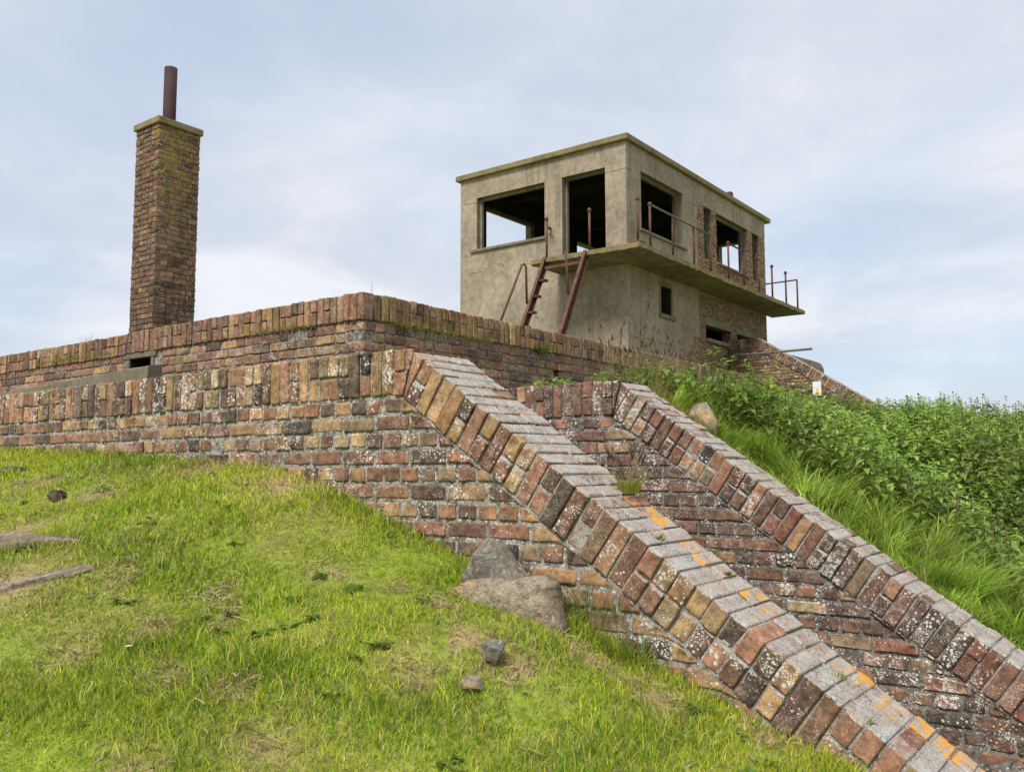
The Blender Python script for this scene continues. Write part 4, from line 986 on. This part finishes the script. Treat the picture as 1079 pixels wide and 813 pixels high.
# ------------------------------------------------------------------ nettles
def nettles():
    mb = MB()
    pts = []
    def scatter(n, x0, x1, y0, y1, fn=None):
        x = RNG.uniform(x0, x1, n); y = RNG.uniform(y0, y1, n)
        if fn is not None: k = fn(x, y); x, y = x[k], y[k]
        pts.append(np.c_[x, y])
    edge = lambda x, y: y > np.interp(x, [-4.8, -3.4, -2.6, -1.8, -1, 0, 1], [6.0, 5.8, 5.62, 5.95, 6.35, 6.4, 6.2]) + .25 * vnoise(x, y, 4, 21)
    scatter(4200, -4.68, 1.6, 5.6, 9.5, edge); scatter(3400, -4.68, 2.0, 9.5, 15, edge); scatter(1500, -5.6, 2.5, 15, 21); scatter(200, -8.0, -4.9, 17.4, 21)
    P = np.concatenate(pts); n = len(P); z = height(P[:, 0], P[:, 1])
    hgt = RNG.uniform(.30, .56, n) * (1 + .22 * vnoise(P[:, 0], P[:, 1], 2.4, 8)); near = (P[:, 0] < -2.6) & (P[:, 1] < 7.6); hgt = np.where(near, hgt * .55, hgt); hgt = hgt * (1 - .5 * sstep(P[:, 1], 9., 12.) * sstep(-P[:, 0], 2.4, 3.4)); hgt = hgt * (1 - .28 * ((P[:, 0] < -2.3) & (P[:, 1] > 6.8) & (P[:, 1] < 11))); hgt = np.where(P[:, 0] < -4.9, hgt * .6, hgt)
    ld = RNG.uniform(0, 6.28, n); lean = RNG.uniform(0, .22, n) * hgt
    tip = np.c_[P[:, 0] + np.cos(ld) * lean, P[:, 1] + np.sin(ld) * lean, z + hgt]; root = np.c_[P, z - .02]
    for a in (0, 1.57):
        s = np.array([math.cos(a), math.sin(a), 0]) * .0035
        V = np.stack([root - s, root + s, tip + s * .5, tip - s * .5], 1).reshape(-1, 3); b = (np.arange(n) * 4)[:, None]
        mb.add(V, q=np.concatenate([b, b + 1, b + 2, b + 3], 1), col=(.10, .13, .03))
    tone = RNG.uniform(.75, 1.25, n) * (1.05 + .25 * vnoise(P[:, 0], P[:, 1], 2.4, 31)); light = np.array((.25, .335, .062)); dark = np.array((.125, .205, .040))
    pick = RNG.random(n)[:, None]; pc = (dark + (light - dark) * pick) * tone[:, None]
    pc = np.where((RNG.random(n) < .06)[:, None], np.array((.20, .22, .07)), pc)
    az0 = RNG.uniform(0, 6.28, n)
    for k in range(9):
        f = 1 - max(0, k - .6) / 9.2; base = root + (tip - root) * f
        for sgn in (0, np.pi):
            az = az0 + k * 1.5708 + sgn + RNG.normal(0, .25, n); el = RNG.uniform(.5, 1.2, n) if k == 0 else RNG.uniform(.1, .7, n) if k == 1 else RNG.normal(-.08, .3, n)
            d = np.stack([np.cos(az) * np.cos(el), np.sin(az) * np.cos(el), np.sin(el)], 1); up = np.stack([-np.cos(az) * np.sin(el), -np.sin(az) * np.sin(el), np.cos(el)], 1)
            L = (.036 if k == 0 else .052 if k == 1 else .074) * RNG.uniform(.7, 1.3, n); c = pc * RNG.uniform(.8, 1.25, (n, 1)) * (1.45 if k < 2 else 1.12 if k < 4 else 1.)
            leaves(mb, base, d, up, L, L * RNG.uniform(.5, .68, n), c, RNG.uniform(.1, .6, n))
    # dead stalks and dock spikes standing among them
    ns = 220; sx_ = RNG.uniform(-3.2, .8, ns); sy_ = RNG.uniform(6.2, 9, ns); sz_ = height(sx_, sy_); hh = RNG.uniform(.30, .56, ns) * (1 - .5 * sstep(sy_, 9., 12.) * sstep(-sx_, 2.4, 3.4))
    for x_, y_, z_, h_ in zip(sx_, sy_, sz_, hh):
        a_ = RNG.uniform(0, 6.28); t_ = np.array((x_ + math.cos(a_) * .12 * h_, y_ + math.sin(a_) * .12 * h_, z_ + h_)); cc = np.array((.30, .22, .11)) * RNG.uniform(.5, 1.2)
        mb.tube([(x_, y_, z_), t_], [.0035, .002], 4, cap=False, col=cc)
        if RNG.random() < .3 and x_ > -3.2: mb.tube([t_ - (0, 0, .11), t_ - (0, 0, .05), t_ + (0, 0, .02)], [.003, .0065, .002], 5, col=cc * np.array((.8, .6, .5)))
    o = mb.build('nettles', M['leaf']); tag(o, 'dense mass of leafy green nettles covering the bank right of the bunker', 'nettles', kind='stuff')
nettles()

# ------------------------------------------------------------------ single tufts, weeds, flowers
def tuft(name, loc, n, r, h, label, cols, bend=(.2, 1.), group=None, w=(.003, .006), seeds=0, mat='grass', cat='grass tuft', axis=None, fall=None):
    a = RNG.uniform(0, 6.28, n); q = np.sqrt(RNG.random(n)) * r; off = np.stack([np.cos(a) * q, np.sin(a) * q, 0 * q], 1)
    if axis is not None: off = np.outer(RNG.uniform(-1, 1, n), np.array(axis)) + off
    P = off + np.array(loc); H = RNG.uniform(*h, n); c = np.array(cols)[RNG.integers(0, len(cols), n)] * RNG.uniform(.75, 1.2, (n, 1))
    mb = MB(); ld = a + RNG.normal(0, .5, n) if fall is None else np.full(n, fall) + RNG.normal(0, .7, n)
    blades(mb, P, H, RNG.uniform(*w, n), ld, RNG.uniform(*bend, n), c, 4)
    for k in range(seeds):
        i = RNG.integers(0, n); p0 = P[i]; L = h[1] * RNG.uniform(1.0, 1.5); aa = RNG.uniform(0, 6.28); L = L * .85; t = p0 + np.array((math.cos(aa) * L * .35, math.sin(aa) * L * .35, L)); m_ = (p0 + t) / 2 - np.array((math.cos(aa), math.sin(aa), 0)) * L * .05
        mb.tube([p0, m_, t], [.0016, .0014, .001], 4, col=(.30, .24, .10)); dd = (t - m_) / np.linalg.norm(t - m_)
        mb.tube([t, t + dd * .03, t + dd * .07 + np.array((0, 0, -.006))], [.002, .006, .0015], 5, col=(.16, .10, .06))
    o = mb.build(name, M[mat], None, origin=loc); tag(o, label, cat, group); return o
YG = [(.27, .30, .03), (.20, .27, .025), (.34, .30, .06)]
STR = [(.38, .28, .12), (.30, .22, .10), (.42, .33, .17)]
GR = [(.10, .17, .02), (.15, .22, .03), (.20, .24, .04)]
tuft('grass_tuft', (-1.88, 3.31, -.095), 150, .05, (.05, .13), 'bright yellow-green grass tuft with dry stalks growing on the nearest sloping wall top', YG, seeds=9)
tuft('grass_sprig', (-1.638, 3.123, -.272), 40, .02, (.015, .04), 'tiny green sprig on the nearest sloping wall top just below the bright tuft', GR, w=(.004, .007))
tuft('moss_cushion', (-1.445, 3.291, -.405), 70, .022, (.008, .02), 'little olive moss cushion near the back edge of the nearest sloping wall top', [(.14, .13, .02), (.10, .10, .015)], w=(.005, .008))
tuft('grass_sprig', (-.997, 3.186, -.714), 60, .035, (.02, .05), 'small thin yellow-green sprig low on the nearest sloping wall top by a salmon brick', YG, w=(.002, .004))
tuft('grass_sprig', (-.849, 3.041, -.816), 26, .018, (.012, .03), 'lowest green sprig on the nearest sloping wall top', GR, w=(.003, .005))
tuft('hanging_weed', (-5.65, 4.47, 1.10), 200, .03, (.03, .10), 'straw-coloured dry grass hanging under the parapet of the bunker front', STR + YG[:1], axis=(.42, 0, 0), bend=(.8, 1.6), fall=R(-90))
tuft('hanging_weed', (-9.0, 4.47, 1.13), 260, .03, (.03, .09), 'mossy green fringe under the bunker parapet left of the chimney', YG + [(.15, .17, .02)], axis=(.75, 0, 0), bend=(.6, 1.4), fall=R(-90))
tuft('hanging_weed', (-4.72, 5.35, 1.10), 260, .025, (.03, .08), 'mossy green fringe under the parapet along the bunker side wall', YG + [(.15, .17, .02)], axis=(0, .62, 0), bend=(.6, 1.4), fall=0.)
tuft('fern_clump', (-4.71, 6.72, 1.09), 120, .06, (.05, .13), 'small leafy green clump rooted in the bunker side wall below the parapet', [(.12, .18, .025), (.20, .22, .03), (.08, .12, .02)], w=(.006, .012), bend=(.5, 1.4))
tuft('dry_sprig', (-4.80, 4.62, 1.31), 5, .01, (.07, .14), 'single thin dry stalk on top of the bunker corner', STR, bend=(.05, .25), w=(.002, .003), cat='grass sprig')
tuft('dry_sprig', (-9.0, 4.62, 1.30), 22, .05, (.06, .2), 'few wiry dry stalks on the bunker parapet left of the chimney', STR, bend=(.2, .9), w=(.003, .005), cat='grass sprig')
tuft('dry_sprig', (-5.9, 4.62, 1.30), 10, .05, (.04, .09), 'short dry stalks on the bunker parapet right of the chimney', STR, bend=(.2, .9), w=(.002, .004), cat='grass sprig')
for tx, ty, hh, lb in ((-3.42, 6.0, .50, 'tall grass clump with dark nodding seed heads beside the bunker side wall'), (-3.14, 6.1, .44, 'slightly shorter seeding grass clump between the tall clump and the nettles'), (-2.98, 5.55, .34, 'yellowing coarse grass clump at the bend of the second sloping wall')):
    tuft('seeding_grass', (tx, ty, float(height(tx, ty)) - .01), 150, .16, (hh * .45, hh), lb, [(.14, .22, .05), (.20, .26, .06), (.13, .2, .04), (.34, .30, .12)] if hh > .4 else YG + STR, seeds=34 if hh > .4 else 8, w=(.004, .008), cat='grass clump')
tuft('grass_tuft', (-2.08, 2.965, -.56), 150, .02, (.08, .20), 'dark green grass growing between the large boulder and the wall', GR, axis=(.36, 0, 0), bend=(.2, .9), w=(.003, .005))
tuft('grass_tuft', (-1.72, 2.93, -.70), 160, .05, (.06, .16), 'grass tuft at the foot of the wall right of the large boulder', GR + YG, axis=(.10, 0, 0), bend=(.3, 1.), w=(.003, .005))
def flower(loc, r, label, mat, name, centre=True, petals=11, h=.03):
    root = thing(name, loc, label, 'flower'); x, y, z = loc
    mb = MB(); mb.tube([(x, y, z - .01), (x, y, z + h)], .001, 5, col=(.1, .17, .03)); mb.build('stem', M['leaf'], root)
    mb = MB(); v = []; q = []
    for k in range(petals):
        a = k * 6.283 / petals; c, s_ = math.cos(a), math.sin(a); p = lambda rr, w_, dz: (x + c * rr - s_ * w_, y + s_ * rr + c * w_, z + h + dz)
        b = len(v); v += [p(r * .2, -r * .08, 0), p(r * .2, r * .08, 0), p(r * .75, r * .2, r * .12), p(r, 0, r * .1), p(r * .75, -r * .2, r * .12)]; q.append((b, b + 1, b + 2, b + 4)); 
        mb.add(v[b:b + 5], q=[(0, 1, 2, 4)], t=[(2, 3, 4)])
    mb.build('petals', mat, root)
    mb = MB(); vv = ICV[::1] * np.array((r * .28, r * .28, r * .16)) + np.array((x, y, z + h + r * .05)); mb.add(vv, t=ICF); mb.build('flower_centre', M['gold'], root)
hl = lambda x, y: (x, y, float(height(x, y)))
flower(hl(-2.875, 1.666), .013, 'white daisy in the middle of the lower lawn', M['petal'], 'daisy')
flower(hl(-3.302, 1.928), .009, 'tiny white daisy above the lower timber end', M['petal'], 'daisy')
flower((-1.15, 5.95, float(height(-1.15, 5.95)) + .33), .022, 'yellow dandelion among the long grass behind the second sloping wall', M['gold'], 'dandelion', petals=16, h=.06)

# ------------------------------------------------------------------ light, sky, camera
SUN = V3(.10, -.80, 1.05); SUN /= np.linalg.norm(SUN)
el = math.asin(SUN[2]); rot = math.atan2(SUN[0], SUN[1])
w = bpy.data.worlds.new('World'); SC.world = w; w.use_nodes = True; nt = w.node_tree; nt.nodes.clear()
def N_(t, **k):
    x = nt.nodes.new(t)
    for a, b in k.items(): setattr(x, a, b)
    return x
out = N_('ShaderNodeOutputWorld'); bg = N_('ShaderNodeBackground'); bg.inputs[1].default_value = .12
sky = N_('ShaderNodeTexSky', sky_type='NISHITA'); sky.sun_disc = False; sky.sun_elevation = el; sky.sun_rotation = rot; sky.air_density = 1.; sky.dust_density = 1.5; sky.ozone_density = 1.2
tc = N_('ShaderNodeTexCoord')
# clouds lie in a layer: divide the view direction by its height
sp = N_('ShaderNodeSeparateXYZ'); nt.links.new(tc.outputs['Generated'], sp.inputs[0])
mx = N_('ShaderNodeMath', operation='MAXIMUM'); nt.links.new(sp.outputs[2], mx.inputs[0]); mx.inputs[1].default_value = 0.
ad = N_('ShaderNodeMath', operation='ADD'); nt.links.new(mx.outputs[0], ad.inputs[0]); ad.inputs[1].default_value = .16
dv = N_('ShaderNodeVectorMath', operation='DIVIDE'); nt.links.new(tc.outputs['Generated'], dv.inputs[0])
cb = N_('ShaderNodeCombineXYZ'); [nt.links.new(ad.outputs[0], cb.inputs[i]) for i in range(3)]; nt.links.new(cb.outputs[0], dv.inputs[1])
def cloud_noise(scale, detail, rough, off, dist=.3):
    mp = N_('ShaderNodeMapping'); mp.inputs['Location'].default_value = off; mp.inputs['Scale'].default_value = (1, 1, .3); mp.inputs['Rotation'].default_value = (0, 0, R(37)); nt.links.new(dv.outputs[0], mp.inputs[0])
    x = N_('ShaderNodeTexNoise'); x.inputs['Scale'].default_value = scale; x.inputs['Detail'].default_value = detail; x.inputs['Roughness'].default_value = rough; x.inputs['Distortion'].default_value = dist
    nt.links.new(mp.outputs[0], x.inputs['Vector']); return x.outputs['Fac']
def rng_(f, a, b, lo, hi):
    x = N_('ShaderNodeMapRange', interpolation_type='SMOOTHSTEP'); nt.links.new(f, x.inputs[0])
    for i, v in enumerate((a, b, lo, hi)): x.inputs[i + 1].default_value = v
    return x.outputs[0]
def mixc(f, a, b):
    x = N_('ShaderNodeMix', data_type='RGBA')
    for i, v in ((0, f), (6, a), (7, b)):
        if isinstance(v, (int, float)): x.inputs[i].default_value = v
        elif isinstance(v, tuple): x.inputs[i].default_value = (*v, 1)
        else: nt.links.new(v, x.inputs[i])
    return x.outputs[2]
big = cloud_noise(.55, 5, .5, (1.3, .4, 0)); mid = cloud_noise(1.5, 6, .55, (4., 2., 0))
cover = rng_(big, .34, .60, .32, .97)
tone = mixc(rng_(mid, .36, .66, 0, 1), (3.65, 3.95, 4.5), (4.85, 4.95, 5.2))
blue = mixc(.6, sky.outputs[0], (3.2, 3.75, 4.6))
skyc = mixc(cover, blue, tone)
nt.links.new(skyc, bg.inputs[0]); nt.links.new(bg.outputs[0], out.inputs[0])
ld_ = bpy.data.lights.new('sun', 'SUN'); ld_.energy = 2.8; ld_.angle = R(17); ld_.color = (1., .955, .88)
so = bpy.data.objects.new('sun', ld_); COL.objects.link(so); so.rotation_euler = Vector(-SUN).to_track_quat('-Z', 'Y').to_euler()
so.location = (0, 0, 30)
cam = bpy.data.cameras.new('camera'); co = bpy.data.objects.new('camera', cam); COL.objects.link(co); SC.camera = co
cam.sensor_fit = 'HORIZONTAL'; cam.sensor_width = 36; cam.lens = 36 * 934.89 / 1079; cam.clip_end = 1500; cam.clip_start = .02
co.rotation_mode = 'XYZ'
yaw, pitch, roll = .645572, .0951633, -.00188746
F = V3(-math.sin(yaw) * math.cos(pitch), math.cos(yaw) * math.cos(pitch), math.sin(pitch)); Rr = V3(math.cos(yaw), math.sin(yaw), 0); U = np.cross(Rr, F)
R2 = math.cos(roll) * Rr + math.sin(roll) * U; U2 = np.cross(R2, F)
from mathutils import Matrix
co.matrix_world = Matrix([(R2[0], U2[0], -F[0], 0), (R2[1], U2[1], -F[1], 0), (R2[2], U2[2], -F[2], 0), (0, 0, 0, 1)])
SC.view_settings.view_transform = 'Standard'; SC.view_settings.look = 'None'; SC.view_settings.exposure = 0.62; SC.view_settings.gamma = 1.0
SC.render.engine = 'CYCLES'; SC.cycles.max_bounces = 6; SC.cycles.diffuse_bounces = 3; SC.cycles.use_denoising = True

# repeats of a kind share a group
GROUPS = dict(wing_wall='sloping brick entrance walls', hanging_weed='weeds under the bunker parapet', dry_sprig='dry stalks on the bunker parapet', grass_sprig='green sprigs on the nearest sloping wall top',
              grass_tuft='grass tufts by the nearest wall', seeding_grass='coarse grass clumps by the bunker side wall', stone='small stones in the lawn', timber='weathered timbers in the lawn', daisy='daisies in the lawn')
for o in list(COL.objects):
    b = o.name.split('.')[0]
    if o.parent is None and b in GROUPS: o['group'] = GROUPS[b]
